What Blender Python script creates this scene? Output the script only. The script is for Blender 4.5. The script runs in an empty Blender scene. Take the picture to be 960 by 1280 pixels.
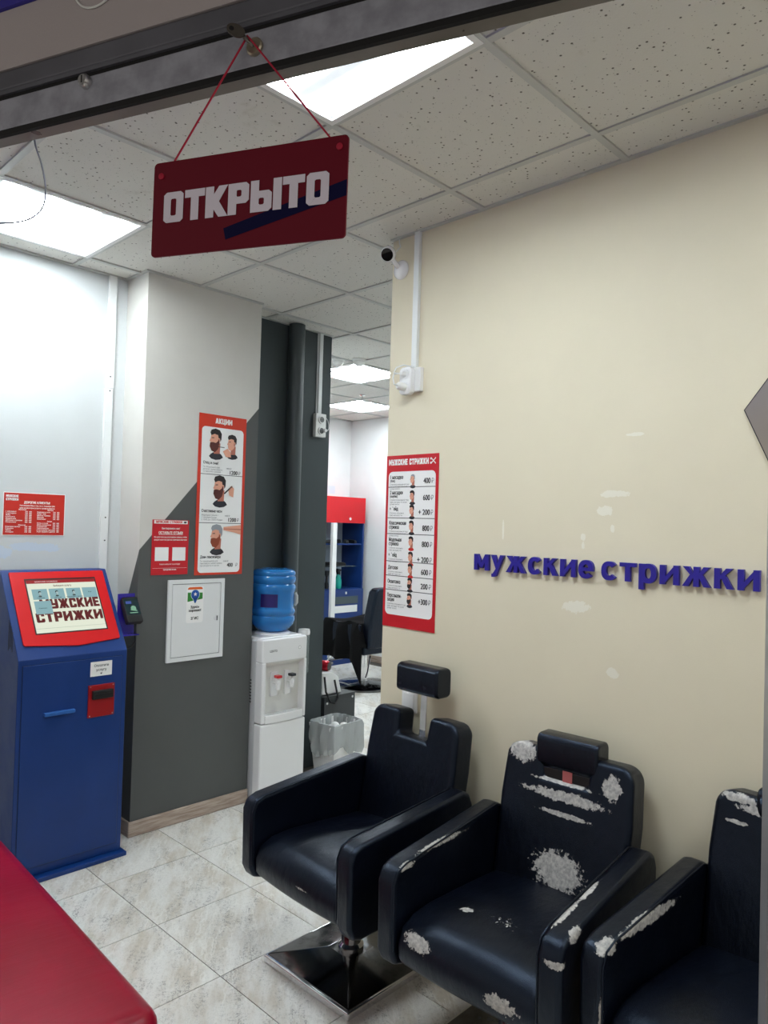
import bpy, bmesh, math, random
from mathutils import Vector, Matrix
random.seed(7)
C = bpy.context.scene.collection
PI = math.pi
# ---------------------------------------------------------------- camera
EYE = 1.62
def cam_axes(yaw, pitch, roll):
    f = Vector((math.cos(yaw)*math.cos(pitch), math.sin(yaw)*math.cos(pitch), math.sin(pitch)))
    r = Vector((math.sin(yaw), -math.cos(yaw), 0)); u = r.cross(f)
    return r*math.cos(roll)+u*math.sin(roll), -r*math.sin(roll)+u*math.cos(roll), f
r_, u_, f_ = cam_axes(math.radians(44.148), math.radians(1.056), math.radians(1.641))
cd = bpy.data.cameras.new('camera'); cd.sensor_fit = 'HORIZONTAL'; cd.sensor_width = 36
cd.lens = 909.0/960*36; cd.clip_start = .02
co = bpy.data.objects.new('camera', cd); C.objects.link(co)
co.matrix_world = Matrix(((r_.x,u_.x,-f_.x,0),(r_.y,u_.y,-f_.y,0),(r_.z,u_.z,-f_.z,EYE),(0,0,0,1)))
bpy.context.scene.camera = co
# ---------------------------------------------------------------- world, exposure
w = bpy.data.worlds.new('mall'); bpy.context.scene.world = w; w.use_nodes = True
w.node_tree.nodes['Background'].inputs[0].default_value = (1.0, .93, .84, 1)
w.node_tree.nodes['Background'].inputs[1].default_value = .23
vs = bpy.context.scene.view_settings
vs.view_transform = 'Standard'; vs.look = 'None'; vs.exposure = 1.22; vs.gamma = 1; vs.use_curve_mapping = False
PANEL_POWER = 13.0
PANEL_COLOR = (.87, .955, 1.0)
H = 2.895

# ---------------------------------------------------------------- materials
def s2l(c):
    return tuple((v/12.92 if v <= .04045 else ((v+.055)/1.055)**2.4) for v in c)
def rgb(r, g, b): return s2l((r/255, g/255, b/255))
class NT:
    def __init__(s, name):
        s.m = bpy.data.materials.new(name); s.m.use_nodes = True; s.t = s.m.node_tree
        s.b = s.t.nodes['Principled BSDF']
    def n(s, typ, **kw):
        nd = s.t.nodes.new(typ)
        for k, v in kw.items(): setattr(nd, k, v)
        return nd
    def l(s, a, b): s.t.links.new(a, b)
    def val(s, x, inp):
        if isinstance(x, (int, float)): inp.default_value = x
        elif isinstance(x, (tuple, list)):
            inp.default_value = tuple(x) if len(x) == len(inp.default_value) else tuple(x)+(1,)
        else: s.l(x, inp)
    def math(s, op, a, b=0, c=None, clamp=False):
        nd = s.n('ShaderNodeMath', operation=op, use_clamp=clamp); s.val(a, nd.inputs[0]); s.val(b, nd.inputs[1])
        if c is not None: s.val(c, nd.inputs[2])
        return nd.outputs[0]
    def vmath(s, op, a, b):
        nd = s.n('ShaderNodeVectorMath', operation=op); s.val(a, nd.inputs[0]); s.val(b, nd.inputs[1])
        return nd.outputs['Value'] if op in ('LENGTH', 'DOT_PRODUCT', 'DISTANCE') else nd.outputs[0]
    def noise(s, vec, scale, detail=4, rough=.6):
        nd = s.n('ShaderNodeTexNoise'); nd.inputs['Scale'].default_value = scale
        nd.inputs['Detail'].default_value = detail; nd.inputs['Roughness'].default_value = rough
        if vec is not None: s.l(vec, nd.inputs['Vector'])
        return nd.outputs['Fac']
    def ramp(s, fac, lo, hi, a=0., b=1.):
        nd = s.n('ShaderNodeMapRange', interpolation_type='SMOOTHSTEP'); s.l(fac, nd.inputs[0])
        for i, v in enumerate((lo, hi, a, b)): nd.inputs[1+i].default_value = v
        return nd.outputs[0]
    def mix(s, f, a, b):
        nd = s.n('ShaderNodeMix', data_type='RGBA'); s.val(f, nd.inputs[0]); s.val(a, nd.inputs[6]); s.val(b, nd.inputs[7])
        return nd.outputs[2]
    def coord(s, which='Object'): return s.n('ShaderNodeTexCoord').outputs[which]
    def pos(s): return s.n('ShaderNodeNewGeometry').outputs['Position']
    def base(s, c): s.val(c, s.b.inputs['Base Color'])
    def rough(s, c): s.val(c, s.b.inputs['Roughness'])
    def bump(s, h, strength=.2, dist=.002):
        nd = s.n('ShaderNodeBump'); nd.inputs['Strength'].default_value = strength; nd.inputs['Distance'].default_value = dist
        s.l(h, nd.inputs['Height']); s.l(nd.outputs[0], s.b.inputs['Normal'])
    def patches(s, vec, lst, amp=.8, scale=45):
        """mask of worn patches: ellipsoids (centre, radii) with ragged edges"""
        nz = s.math('MULTIPLY', s.math('SUBTRACT', s.noise(vec, scale, 6, .72), .5), amp*2.4)
        out = None
        for c, r in lst:
            d = s.vmath('LENGTH', s.vmath('DIVIDE', s.vmath('SUBTRACT', vec, c), r), (0,0,0))
            d = s.ramp(s.math('ADD', d, nz), 1.02, .94)
            out = d if out is None else s.math('MAXIMUM', out, d)
        return out
_mc = {}
def mat(name, col, rough=.5, metal=0, grain=0, gscale=200, vary=0, vscale=6, spec=None, coat=0, alpha=None, trans=0, ior=1.45, emit=0):
    if name in _mc: return _mc[name]
    t = NT(name); t.base(col); t.rough(rough); t.b.inputs['Metallic'].default_value = metal
    if spec is not None: t.b.inputs['Specular IOR Level'].default_value = spec
    if coat: t.b.inputs['Coat Weight'].default_value = coat; t.b.inputs['Coat Roughness'].default_value = .08
    if trans: t.b.inputs['Transmission Weight'].default_value = trans; t.b.inputs['IOR'].default_value = ior
    if alpha is not None: t.b.inputs['Alpha'].default_value = alpha
    if emit: t.val(col, t.b.inputs['Emission Color']); t.b.inputs['Emission Strength'].default_value = emit
    v = t.coord()
    if vary:
        n = t.ramp(t.noise(v, vscale, 5), .3, .7)
        t.base(t.mix(n, tuple(c*(1-vary) for c in col), tuple(min(1, c*(1+vary)) for c in col)))
        t.rough(t.math('ADD', t.math('MULTIPLY', n, .12), max(.03, rough-.06)))
    if grain: t.bump(t.noise(v, gscale, 3), grain, .001)
    _mc[name] = t.m; return t.m

# ---------------------------------------------------------------- mesh helpers
def tag(o, label=None, cat=None, group=None, kind=None):
    if label: o['label'] = label
    if cat: o['category'] = cat
    if group: o['group'] = group
    if kind: o['kind'] = kind
    return o
class MB:
    def __init__(s): s.v = []; s.f = []
    def add(s, vs, fs):
        b = len(s.v); s.v += [tuple(p) for p in vs]; s.f += [tuple(i+b for i in f) for f in fs]; return s
    def box(s, x0, x1, y0, y1, z0, z1):
        return s.add([(x0,y0,z0),(x1,y0,z0),(x1,y1,z0),(x0,y1,z0),(x0,y0,z1),(x1,y0,z1),(x1,y1,z1),(x0,y1,z1)],
                     [(0,3,2,1),(4,5,6,7),(0,1,5,4),(1,2,6,5),(2,3,7,6),(3,0,4,7)])
    def prism(s, poly, axis, d0, d1, nseg=1, warp=None):
        """poly = 2-D outline; axis 'x': (y,z), 'y': (x,z), 'z': (x,y)"""
        def mk(a, b, d): return {'x': (d,a,b), 'y': (a,d,b), 'z': (a,b,d)}[axis]
        n = len(poly); vs = []; fs = []
        for k in range(nseg+1):
            d = d0+(d1-d0)*k/nseg
            for a, b in poly:
                p = mk(a, b, d); vs.append(warp(*p) if warp else p)
        for k in range(nseg):
            for i in range(n):
                j = (i+1) % n; fs.append((k*n+i, k*n+j, (k+1)*n+j, (k+1)*n+i))
        fs.append(tuple(range(n-1, -1, -1))); fs.append(tuple(nseg*n+i for i in range(n)))
        return s.add(vs, fs)
    def tube(s, pts, r, n=8, caps=True):
        pts = [Vector(p) for p in pts]; rs = r if isinstance(r, (list, tuple)) else [r]*len(pts)
        vs = []; fs = []; ref = None
        for k, p in enumerate(pts):
            d = (pts[min(k+1, len(pts)-1)]-pts[max(k-1, 0)]).normalized()
            if ref is None: ref = Vector((0,0,1)) if abs(d.z) < .9 else Vector((1,0,0))
            a = (ref-d*ref.dot(d)).normalized(); ref = a; b = d.cross(a)
            for i in range(n):
                t = 2*PI*i/n; vs.append(p+a*(rs[k]*math.cos(t))+b*(rs[k]*math.sin(t)))
        for k in range(len(pts)-1):
            for i in range(n):
                j = (i+1) % n; fs.append((k*n+i, k*n+j, (k+1)*n+j, (k+1)*n+i))
        if caps: fs.append(tuple(range(n-1,-1,-1))); fs.append(tuple((len(pts)-1)*n+i for i in range(n)))
        return s.add(vs, fs)
    def lathe(s, prof, c=(0,0,0), n=32, axis='z', mod=None):
        vs = []; fs = []
        for r, z in prof:
            for i in range(n):
                t = 2*PI*i/n; rr = max(r, 1e-4)*(mod(t, z) if mod else 1)
                x, y = rr*math.cos(t), rr*math.sin(t)
                p = {'z': (x,y,z), 'x': (z,x,y), 'y': (y,z,x)}[axis]; vs.append((c[0]+p[0], c[1]+p[1], c[2]+p[2]))
        for k in range(len(prof)-1):
            for i in range(n):
                j = (i+1) % n; fs.append((k*n+i, k*n+j, (k+1)*n+j, (k+1)*n+i))
        fs.append(tuple(range(n-1,-1,-1))); fs.append(tuple((len(prof)-1)*n+i for i in range(n)))
        return s.add(vs, fs)
    def build(s, name, m, parent=None, bevel=0, seg=3, smooth=True, angle=35, matrix=None, fix=True):
        me = bpy.data.meshes.new(name); me.from_pydata(s.v, [], s.f)
        if fix:
            bm = bmesh.new(); bm.from_mesh(me); bmesh.ops.recalc_face_normals(bm, faces=bm.faces); bm.to_mesh(me); bm.free()
        me.materials.append(m); o = bpy.data.objects.new(name, me); C.objects.link(o)
        if matrix is not None: o.matrix_world = matrix
        if parent is not None: o.parent = parent
        if smooth:
            for p in me.polygons: p.use_smooth = True
            if not bevel:
                me.set_sharp_from_angle(angle=math.radians(40))
        if bevel:
            b = o.modifiers.new('bevel', 'BEVEL'); b.width = bevel; b.segments = seg; b.limit_method = 'ANGLE'; b.angle_limit = math.radians(angle)
            b.harden_normals = True
        return o
def B(*a): return MB().box(*a)
def empty(name, loc=(0,0,0), rz=0, label=None, cat=None, group=None):
    o = bpy.data.objects.new(name, None); C.objects.link(o); o.location = loc; o.rotation_euler = (0,0,rz); o.empty_display_size = .1
    return tag(o, label, cat, group)
def copy_tree(o, parent=None):
    c = o.copy(); C.objects.link(c)
    if parent is not None: c.parent = parent
    for ch in list(o.children): copy_tree(ch, c)
    return c
def frame(origin, u, v=(0,0,1)):
    u = Vector(u).normalized(); v = Vector(v).normalized(); n = u.cross(v)
    return Matrix(((u.x,v.x,n.x,origin[0]),(u.y,v.y,n.y,origin[1]),(u.z,v.z,n.z,origin[2]),(0,0,0,1)))
UY, UX = (0,-1,0), (1,0,0)       # right-hand direction on the beige wall / on the walls that face the camera's left
def rrect(x0, y0, x1, y1, r, n=5):
    out = []
    for cx, cy, a in ((x1-r,y1-r,0),(x0+r,y1-r,90),(x0+r,y0+r,180),(x1-r,y0+r,270)):
        for k in range(n+1):
            t = math.radians(a+90*k/n); out.append((cx+r*math.cos(t), cy+r*math.sin(t)))
    return out

# ---------------------------------------------------------------- lettering
_tc = {}
def text_geo(s, bold=0.0):
    k = (s, bold)
    if k in _tc: return _tc[k]
    cu = bpy.data.curves.new('t', 'FONT'); cu.body = s; cu.size = 1; cu.offset = bold; cu.resolution_u = 3
    o = bpy.data.objects.new('t', cu); C.objects.link(o)
    dg = bpy.context.evaluated_depsgraph_get(); dg.update()
    me = bpy.data.meshes.new_from_object(o.evaluated_get(dg))
    r = ([(v.co.x, v.co.y) for v in me.vertices], [tuple(p.vertices) for p in me.polygons])
    bpy.data.objects.remove(o); bpy.data.curves.remove(cu); bpy.data.meshes.remove(me)
    _tc[k] = r; return r
def ring(x0, y0, x1, y1, t, c):
    o = [(x0+c,y0),(x1-c,y0),(x1,y0+c),(x1,y1-c),(x1-c,y1),(x0+c,y1),(x0,y1-c),(x0,y0+c)]
    q = t; e = c*.35
    i = [(x0+q+e,y0+q),(x1-q-e,y0+q),(x1-q,y0+q+e),(x1-q,y1-q-e),(x1-q-e,y1-q),(x0+q+e,y1-q),(x0+q,y1-q-e),(x0+q,y0+q+e)]
    return [tuple([o[k], o[(k+1) % 8], i[(k+1) % 8], i[k]]) for k in range(8)]
def R4(x0, y0, x1, y1): return [(x0,y0),(x1,y0),(x1,y1),(x0,y1)]
T_ = .225; W_ = .62
GL = {  # heavy block capitals, 1 high
 'О': (W_, ring(0,0,W_,1,T_,.09)),
 'Т': (.58, [R4(0,.78,.58,1), R4(.19,0,.39,.8)]),
 'К': (.62, [R4(0,0,.21,1), [(.19,.36),(.40,.0),(.63,.0),(.37,.5),(.19,.64)], [(.19,.40),(.37,.5),(.62,1),(.40,1),(.19,.64)]]),
 'Р': (.6, [R4(0,0,.21,1)]+ring(0,.34,.6,1,T_,.09)),
 'Ы': (.86, [R4(0,0,.2,1), R4(.66,0,.86,1)]+ring(0,0,.6,.66,T_,.09)),
 'М': (.78, [R4(0,0,.2,1), R4(.58,0,.78,1), [(0,1),(.2,1),(.48,.3),(.39,.1),(.3,.3)], [(.78,1),(.58,1),(.3,.3),(.39,.1),(.48,.3)]]),
 'У': (.62, [R4(.42,0.1,.62,1), R4(0,.4,.2,1), R4(.05,.36,.6,.56), R4(.06,0,.54,.2), R4(.4,.03,.6,.3)]),
 'Ж': (.86, [R4(.33,0,.53,1), [(.33,.62),(.33,.38),(.22,.5),(0,1),(.22,1)], [(.33,.62),(.33,.38),(.22,0),(0,0),(.2,.5)],
             [(.53,.62),(.53,.38),(.64,.5),(.86,1),(.64,1)], [(.53,.62),(.53,.38),(.64,0),(.86,0),(.66,.5)]]),
 'С': (.58, [R4(0,.08,.2,.92), R4(.07,0,.51,.2), R4(.07,.8,.51,1), R4(.38,.08,.58,.36), R4(.38,.64,.58,.92), [(0,.08),(.08,0),(.2,.1)], [(0,.92),(.08,1),(.2,.9)], [(.5,0),(.58,.08),(.4,.1)], [(.5,1),(.58,.92),(.4,.9)]]),
 'И': (.66, [R4(0,0,.2,1), R4(.46,0,.66,1), [(.18,.12),(.18,.42),(.48,.88),(.48,.58)]]),
 'Е': (.52, [R4(0,0,.21,1), R4(.1,.8,.52,1), R4(.1,.41,.47,.6), R4(.1,0,.52,.2)]),
 'А': (.64, [[(0,0),(.21,0),(.41,1),(.17,1)], [(.64,0),(.43,0),(.23,1),(.47,1)], R4(.15,.17,.5,.35)]),
 'Ц': (.68, [R4(0,0,.2,1), R4(.42,0,.62,1), R4(.1,0,.68,.19), R4(.5,-.16,.68,.1)]),
 ' ': (.34, []),
}
def fatten(p, d=.022):
    n = len(p); out = []; ar = sum(p[i][0]*p[(i+1)%n][1]-p[(i+1)%n][0]*p[i][1] for i in range(n)); sg_ = 1 if ar > 0 else -1
    for i in range(n):
        a, b, c = Vector(p[i-1]), Vector(p[i]), Vector(p[(i+1)%n])
        e1 = (b-a).normalized(); e2 = (c-b).normalized()
        n1 = Vector((e1.y,-e1.x))*sg_; n2 = Vector((e2.y,-e2.x))*sg_; m = (n1+n2); l = m.length
        m = m/l if l > 1e-6 else n1
        k = d/max(.5, m.dot(n1)); out.append((b.x+m.x*k, (b.y+m.y*k-.5)/(1+2*d)+.5))
    return out
def block_geo(s, gap=.09):
    x = 0; v = []; f = []
    for ch in s:
        w_, polys = GL[ch]
        for p in polys:
            p = p if isinstance(p, tuple) else fatten(p)
            b = len(v); v += [(a+x, c, len(f)*1.5e-5) for a, c in p]; f.append(tuple(range(b, b+len(p))))
        x += w_+gap
    return v, f, x-gap
class Print:
    """flat print on a thing, in the thing's own x (right), y (up), z (out); one part per ink"""
    def __init__(s, root, z=.0004): s.root = root; s.ink = {}; s.z = z
    def mb(s, ink): return s.ink.setdefault(ink, MB())
    def poly(s, ink, pts, L=0):
        if getattr(s, 'cur', None):
            s.cur[0].add([(x,y,s.z+L*.00022) for x, y in pts], [tuple(range(len(pts)))]); s.cur[1].append(ink); return
        s.mb(ink).add([(x,y,s.z+L*.00022) for x, y in pts], [tuple(range(len(pts)))])
    def rect(s, ink, x0, y0, x1, y1, L=0): s.poly(ink, R4(x0,y0,x1,y1), L)
    def text(s, ink, st, x, y, size, bold=.0, sx=1, L=2, align='L', fit=None, rot=0):
        v, f = text_geo(st)
        if not v: return
        x0 = min(p[0] for p in v); x1 = max(p[0] for p in v)
        k = size*sx
        if fit: k = fit/(x1-x0)
        wd = (x1-x0)*k; ox = {'L': x, 'C': x-wd/2, 'R': x-wd}[align]
        cr, sr = math.cos(rot), math.sin(rot)
        for dx, dy, e in (((-1,-.4,0),(1,-.4,1e-5),(0,.5,2e-5),(-1,.5,3e-5),(1,.5,4e-5)) if bold else ((0,0,0),)):
            q = [((a-x0)*k+dx*bold*.95*size, b*size+dy*bold*.6*size) for a, b in v]
            s.mb(ink).add([(ox+a*cr-b*sr, y+a*sr+b*cr, s.z+L*.00022+e) for a, b in q], f)
    def block(s, ink, st, x, y, h, fit, L=2, gap=.09, rot=0, split=False):
        v, f, wd = block_geo(st, gap); k = fit/wd; cr, sr = math.cos(rot), math.sin(rot)
        if split:
            for ch in st: s.block(ink+s.own(), ch, x, y, h, GL[ch][0]*k, L, gap); x += (GL[ch][0]+gap)*k
            return
        s.mb(ink).add([(x+a*k*cr-b*h*sr, y+a*k*sr+b*h*cr, s.z+L*.00022+e) for a, b, e in v], f)
    def ell(s, ink, cx, cy, rx, ry, L=2, a0=0, a1=360, n=20):
        s.poly(ink, [(cx+rx*math.cos(math.radians(a0+(a1-a0)*k/n)), cy+ry*math.sin(math.radians(a0+(a1-a0)*k/n))) for k in range(n if a1-a0 == 360 else n+1)], L)
    def finish(s, names):
        for ink, mb in s.ink.items():
            base = ink.split('#')[0]; nm, m = names[base]; o = mb.build(nm, m, smooth=False, fix=False)
            s.attach(o)
            if '#' not in ink and len(mb.f) > 1: o['kind'] = 'stuff'
        for mb, inks in getattr(s, 'multi', []):
            me = bpy.data.meshes.new('portrait'); me.from_pydata(mb.v, [], mb.f)
            ks = list(dict.fromkeys(inks))
            for k in ks: me.materials.append(names[k][1])
            for p, k in zip(me.polygons, inks): p.material_index = ks.index(k)
            o = bpy.data.objects.new('portrait', me); C.objects.link(o); s.attach(o)
    def attach(s, o): o.parent = s.root
    def own(s): s.k = getattr(s, 'k', 0)+1; return '#%d' % s.k
INK = dict(
 white=('lettering', mat('ink_white', rgb(242,240,236), .5)), black=('lettering', mat('ink_black', rgb(22,22,24), .5)),
 grey=('fine_print', mat('ink_grey', rgb(120,120,122), .5)), red=('red_print', mat('ink_red', rgb(206,28,22), .45)),
 panel=('white_panel', mat('ink_panel', rgb(240,240,238), .45)), navy=('navy_stripe', mat('ink_navy', rgb(14,14,58), .6, spec=.1)),
 line=('divider', mat('ink_line', rgb(40,40,44), .5)), hair=('hair_print', mat('ink_hair', rgb(34,26,26), .5)),
 skin=('skin_print', mat('ink_skin', rgb(226,164,138), .5)), shade=('skin_shade_print', mat('ink_shade', rgb(186,112,92), .5)),
 beard=('beard_print', mat('ink_beard', rgb(84,32,26), .5)), silver=('grey_hair_print', mat('ink_silver', rgb(150,154,160), .5)),
 ginger=('ginger_beard_print', mat('ink_ginger', rgb(138,60,30), .5)), cape=('cape_print', mat('ink_cape', rgb(38,38,46), .5)),
 orange=('orange_print', mat('ink_orange', rgb(222,92,20), .45)), green=('green_print', mat('ink_green', rgb(40,128,40), .45)),
 blue=('blue_print', mat('ink_blue', rgb(16,84,172), .45)), pale=('pale_outline', mat('ink_pale', rgb(206,226,214), .45)))
def head(P, cx, cy, s, look=-1, hair='hair', beard=None, top='cape', quiff=True, L=2):
    """a small printed portrait, s = head height; look -1: turned to the left"""
    X = lambda a: cx+a*s*-look
    P.cur = (MB(), []); P.multi = getattr(P, 'multi', []); P.multi.append(P.cur)
    pg = lambda ink, pts, l: P.poly(ink, [(X(a), cy+b*s) for a, b in (pts if look < 0 else pts[::-1])], L+l)
    pg(top, [(-.40,-.80),(-.26,-.92),(.0,-.97),(.26,-.93),(.44,-.82),(.36,-.70),(.2,-.58),(-.14,-.58),(-.30,-.68)], 0)
    pg('shade', [(-.12,-.66),(.24,-.64),(.26,-.1),(-.1,-.1)], 1)
    pg('skin', [(-.30,.32),(-.33,.12),(-.40,-.02),(-.33,-.06),(-.33,-.16),(-.28,-.34),(-.10,-.42),(.10,-.26),(.22,-.02),(.24,.34),(0,.46)], 2)
    pg('shade', [(.10,.10),(.20,.12),(.21,-.08),(.12,-.10)], 3)
    pg('line', [(-.27,.13),(-.12,.14),(-.13,.18),(-.26,.17)], 3)
    if quiff: pg(hair, [(-.30,.28),(-.36,.42),(-.30,.56),(-.05,.64),(.20,.58),(.32,.40),(.31,.10),(.25,-.02),(.22,.16),(.14,.16),(.10,.32),(-.10,.36)], 4)
    else: pg(hair, [(-.28,.34),(-.20,.50),(0,.57),(.20,.52),(.30,.36),(.29,.06),(.23,.02),(.19,.24),(.05,.36)], 4)
    if beard: pg(beard, [(-.36,-.10),(-.20,-.07),(-.02,-.10),(.10,.0),(.16,.10),(.2,-.1),(.12,-.40),(-.06,-.58),(-.26,-.52),(-.38,-.30)], 5)
    P.cur = None

# ---------------------------------------------------------------- setting: materials
def wall_mat(name, col, patches=None, pcol=(.8,.8,.78), paint=None, dirt=.05):
    t = NT(name); p = t.pos()
    n = t.ramp(t.noise(p, 2.2, 6, .6), .3, .75)
    c = t.mix(n, tuple(x*(1-dirt) for x in col), col)
    if paint: # grey paint below slanted lines: (A, B, C): A*x+B*y+z < C
        (A, Bc, Cc), gcol = paint
        d = t.math('SUBTRACT', t.vmath('DOT_PRODUCT', p, (A, Bc, 1)), Cc)
        c = t.mix(t.ramp(d, -.003, .003), t.mix(n, tuple(x*.9 for x in gcol), gcol), c)
    if patches:
        m = t.patches(p, patches, .9, 30); c = t.mix(m, c, pcol)
    t.base(c); t.rough(.62); t.b.inputs['Specular IOR Level'].default_value = .35
    v = t.coord(); h = t.math('ADD', t.noise(v, 260, 2), t.math('MULTIPLY', t.noise(v, 40, 3), .7))
    t.bump(h, .25, .0012); return t.m
M = {}
M['beige'] = wall_mat('beige_paint', rgb(228,219,194), [((2.33,1.30,1.352),(.05,.05,.022)), ((2.33,1.17,1.75),(.05,.055,.012)), ((2.33,1.20,1.69),(.05,.03,.018)),
    ((2.33,1.28,1.60),(.05,.010,.012)), ((2.33,1.28,1.57),(.05,.006,.012)), ((2.33,1.17,1.63),(.05,.007,.013)), ((2.33,1.62,1.62),(.05,.004,.04)), ((2.33,1.16,1.14),(.05,.022,.018)), ((2.33,1.10,1.95),(.05,.03,.006))], rgb(236,231,214))
M['white_wall'] = wall_mat('white_wall_paint', rgb(205,209,209), [((1.36,3.715,1.465),(.12,.05,.022)), ((1.20,3.715,1.44),(.09,.05,.03)), ((1.45,3.715,1.455),(.05,.05,.012))], rgb(196,208,220))
M['column'] = wall_mat('column_paint', rgb(214,211,204), None, paint=((-1.15,2.3,7.41), rgb(88,90,89)), dirt=.08)
M['dark_wall'] = wall_mat('dark_paint', rgb(66,74,76))
M['far_wall'] = wall_mat('far_wall_paint', rgb(228,230,230))
M['board'] = wall_mat('soffit_board', rgb(178,170,172))
M['white'] = mat('white_plastic', rgb(232,232,230), .35)
M['white_gloss'] = mat('white_gloss_plastic', rgb(236,236,236), .22, coat=.3)
M['chrome'] = mat('chrome', (.75,.75,.77), .12, 1, vary=.1, vscale=20)
M['alu'] = mat('brushed_aluminium', (.60,.60,.61), .34, .9, vary=.15, vscale=9)
M['steel_dirty'] = mat('dirty_grey_steel', rgb(150,152,164), .5, .15, vary=.2, vscale=22)
M['steel_dark'] = mat('dark_grey_steel', rgb(92,93,102), .5, .2, vary=.15)
M['black'] = mat('black_plastic', rgb(20,20,22), .4)
M['gap'] = mat('black_seal_and_gap_shade', rgb(8,8,12), .8)  # black of the seal; stands for shade in groove and key hole
M['dark_panel'] = mat('dark_grey_laminate', rgb(54,58,60), .5)
M['grid'] = mat('grey_grid_metal', rgb(188,189,186), .45)
M['bar_white'] = mat('white_cable_channel', rgb(226,229,228), .4)
M['grout'] = mat('grey_grout', rgb(84,78,72), .8)
M['silver_key'] = mat('worn_nickel', (.22,.20,.18), .32, 1)
M['brass'] = mat('worn_brass', (.50,.44,.34), .3, 1)

# ceiling tile: pitted mineral fibre
t = NT('pitted_mineral_fibre'); v = t.vmath('ADD', t.coord(), t.vmath('SCALE', (0,0,0), (0,0,0)))
rnd = t.n('ShaderNodeObjectInfo').outputs['Random']
off = t.n('ShaderNodeCombineXYZ'); t.l(t.math('MULTIPLY', rnd, 37.0), off.inputs[0]); t.l(t.math('MULTIPLY', rnd, 71.0), off.inputs[1])
v = t.vmath('ADD', t.coord(), off.outputs[0])
def dots(scale, lo, hi, keep):
    vo = t.n('ShaderNodeTexVoronoi'); vo.inputs['Scale'].default_value = scale; t.l(v, vo.inputs['Vector'])
    sep = t.n('ShaderNodeSeparateColor'); t.l(vo.outputs['Color'], sep.inputs[0])
    return t.math('MULTIPLY', t.ramp(vo.outputs['Distance'], hi, lo), t.math('GREATER_THAN', sep.outputs[0], 1-keep))
pit = t.math('MAXIMUM', dots(44, .11, .19, .8), t.math('MULTIPLY', dots(95, .10, .18, .5), .6))
smear = t.ramp(t.noise(v, 5, 6, .7), .60, .72)
c = t.mix(t.math('MULTIPLY', smear, .35), rgb(214,212,206), rgb(170,164,150))
t.base(t.mix(t.math('MULTIPLY', pit, .9), c, rgb(76,70,62))); t.rough(.9)
t.bump(t.math('SUBTRACT', t.noise(v, 150, 3), t.math('MULTIPLY', pit, 2.0)), .4, .002); M['ceil_tile'] = t.m

# floor tile: grey and cream stone-look porcelain
t = NT('stone_look_porcelain'); rnd = t.n('ShaderNodeObjectInfo').outputs['Random']
off = t.n('ShaderNodeCombineXYZ'); t.l(t.math('MULTIPLY', rnd, 53.0), off.inputs[0]); t.l(t.math('MULTIPLY', rnd, 91.0), off.inputs[1])
rot = t.n('ShaderNodeVectorRotate', rotation_type='Z_AXIS'); t.l(t.coord(), rot.inputs['Vector']); rot.inputs['Angle'].default_value = math.radians(-52)
st = t.vmath('MULTIPLY', rot.outputs[0], (1.0, 3.2, 1)); v = t.vmath('ADD', st, off.outputs[0])
cloud = t.ramp(t.noise(v, 2.6, 8, .66), .42, .68); streak = t.ramp(t.noise(t.vmath('ADD', v, (9,4,0)), 2.6, 9, .70), .47, .66)
gv = t.vmath('ADD', rot.outputs[0], off.outputs[0]); grit = t.ramp(t.math('ADD', t.math('MULTIPLY', t.noise(gv, 70, 6, .8), .6), t.math('MULTIPLY', t.noise(gv, 190, 3, .7), .4)), .485, .60)
c = t.mix(cloud, rgb(226,224,218), rgb(200,191,176)); c = t.mix(t.math('MULTIPLY', t.math('MULTIPLY', streak, t.math('ADD', t.math('MULTIPLY', grit, .88), .12)), 1.0), c, rgb(86,84,82))
c = t.mix(t.math('MULTIPLY', grit, .20), c, rgb(130,124,116))
vein = t.ramp(t.math('ABSOLUTE', t.math('SUBTRACT', t.noise(t.vmath('ADD', v, (3,8,0)), 1.3, 6, .6), .5)), .012, 0.0)
c = t.mix(t.math('MULTIPLY', vein, .5), c, rgb(236,234,228))
t.base(c); t.rough(t.math('ADD', t.math('MULTIPLY', grit, .18), .30)); t.bump(grit, .12, .001); M['floor_tile'] = t.m

# wood-look skirting
t = NT('pale_wood_laminate'); v = t.vmath('MULTIPLY', t.coord(), (3, 3, 40)); n = t.ramp(t.noise(v, 3, 6, .6), .35, .7)
t.base(t.mix(n, rgb(188,172,158), rgb(150,130,116))); t.rough(.5); M['skirting'] = t.m

# ---------------------------------------------------------------- setting: shell
def struct(name, mb, m, **kw):
    o = mb.build(name, m, smooth=False, **kw); return tag(o, kind='structure')
BX, LY, CY = 2.33, 3.715, 3.49
struct('wall_right', B(BX, BX+.12, -1.6, 2.25, 0, 3.02), M['beige'])
struct('wall_left', B(-1.2, 2.52, LY, LY+.12, 0, 3.02), M['white_wall'])
col = struct('wall_column', B(1.805, 2.52, CY, LY, 0, 3.0), M['column'])
struct('wall_middle', B(2.52, 3.27, LY, LY+.12, 0, 3.02), M['dark_wall'])
struct('wall_far', B(3.27, 6.15, 6.57, 6.69, 0, 3.02), M['far_wall'])
struct('wall_far_right', B(6.15, 6.27, 1.0, 6.69, 0, 3.02), M['far_wall'])
struct('wall_far_left', B(3.15, 3.27, LY+.12, 6.69, 0, 3.02), M['far_wall'])
struct('wall_behind_right', B(BX+.12, 6.27, .88, 1.0, 0, 3.02), M['far_wall'])
fl = struct('floor', B(-3, 6.27, -3, 6.69, -.08, -.003), M['grout'])
ce = struct('ceiling', B(-1.2, 6.27, -1.6, 6.69, 2.95, 3.03), mat('ceiling_void', rgb(120,120,118), .9))
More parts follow.
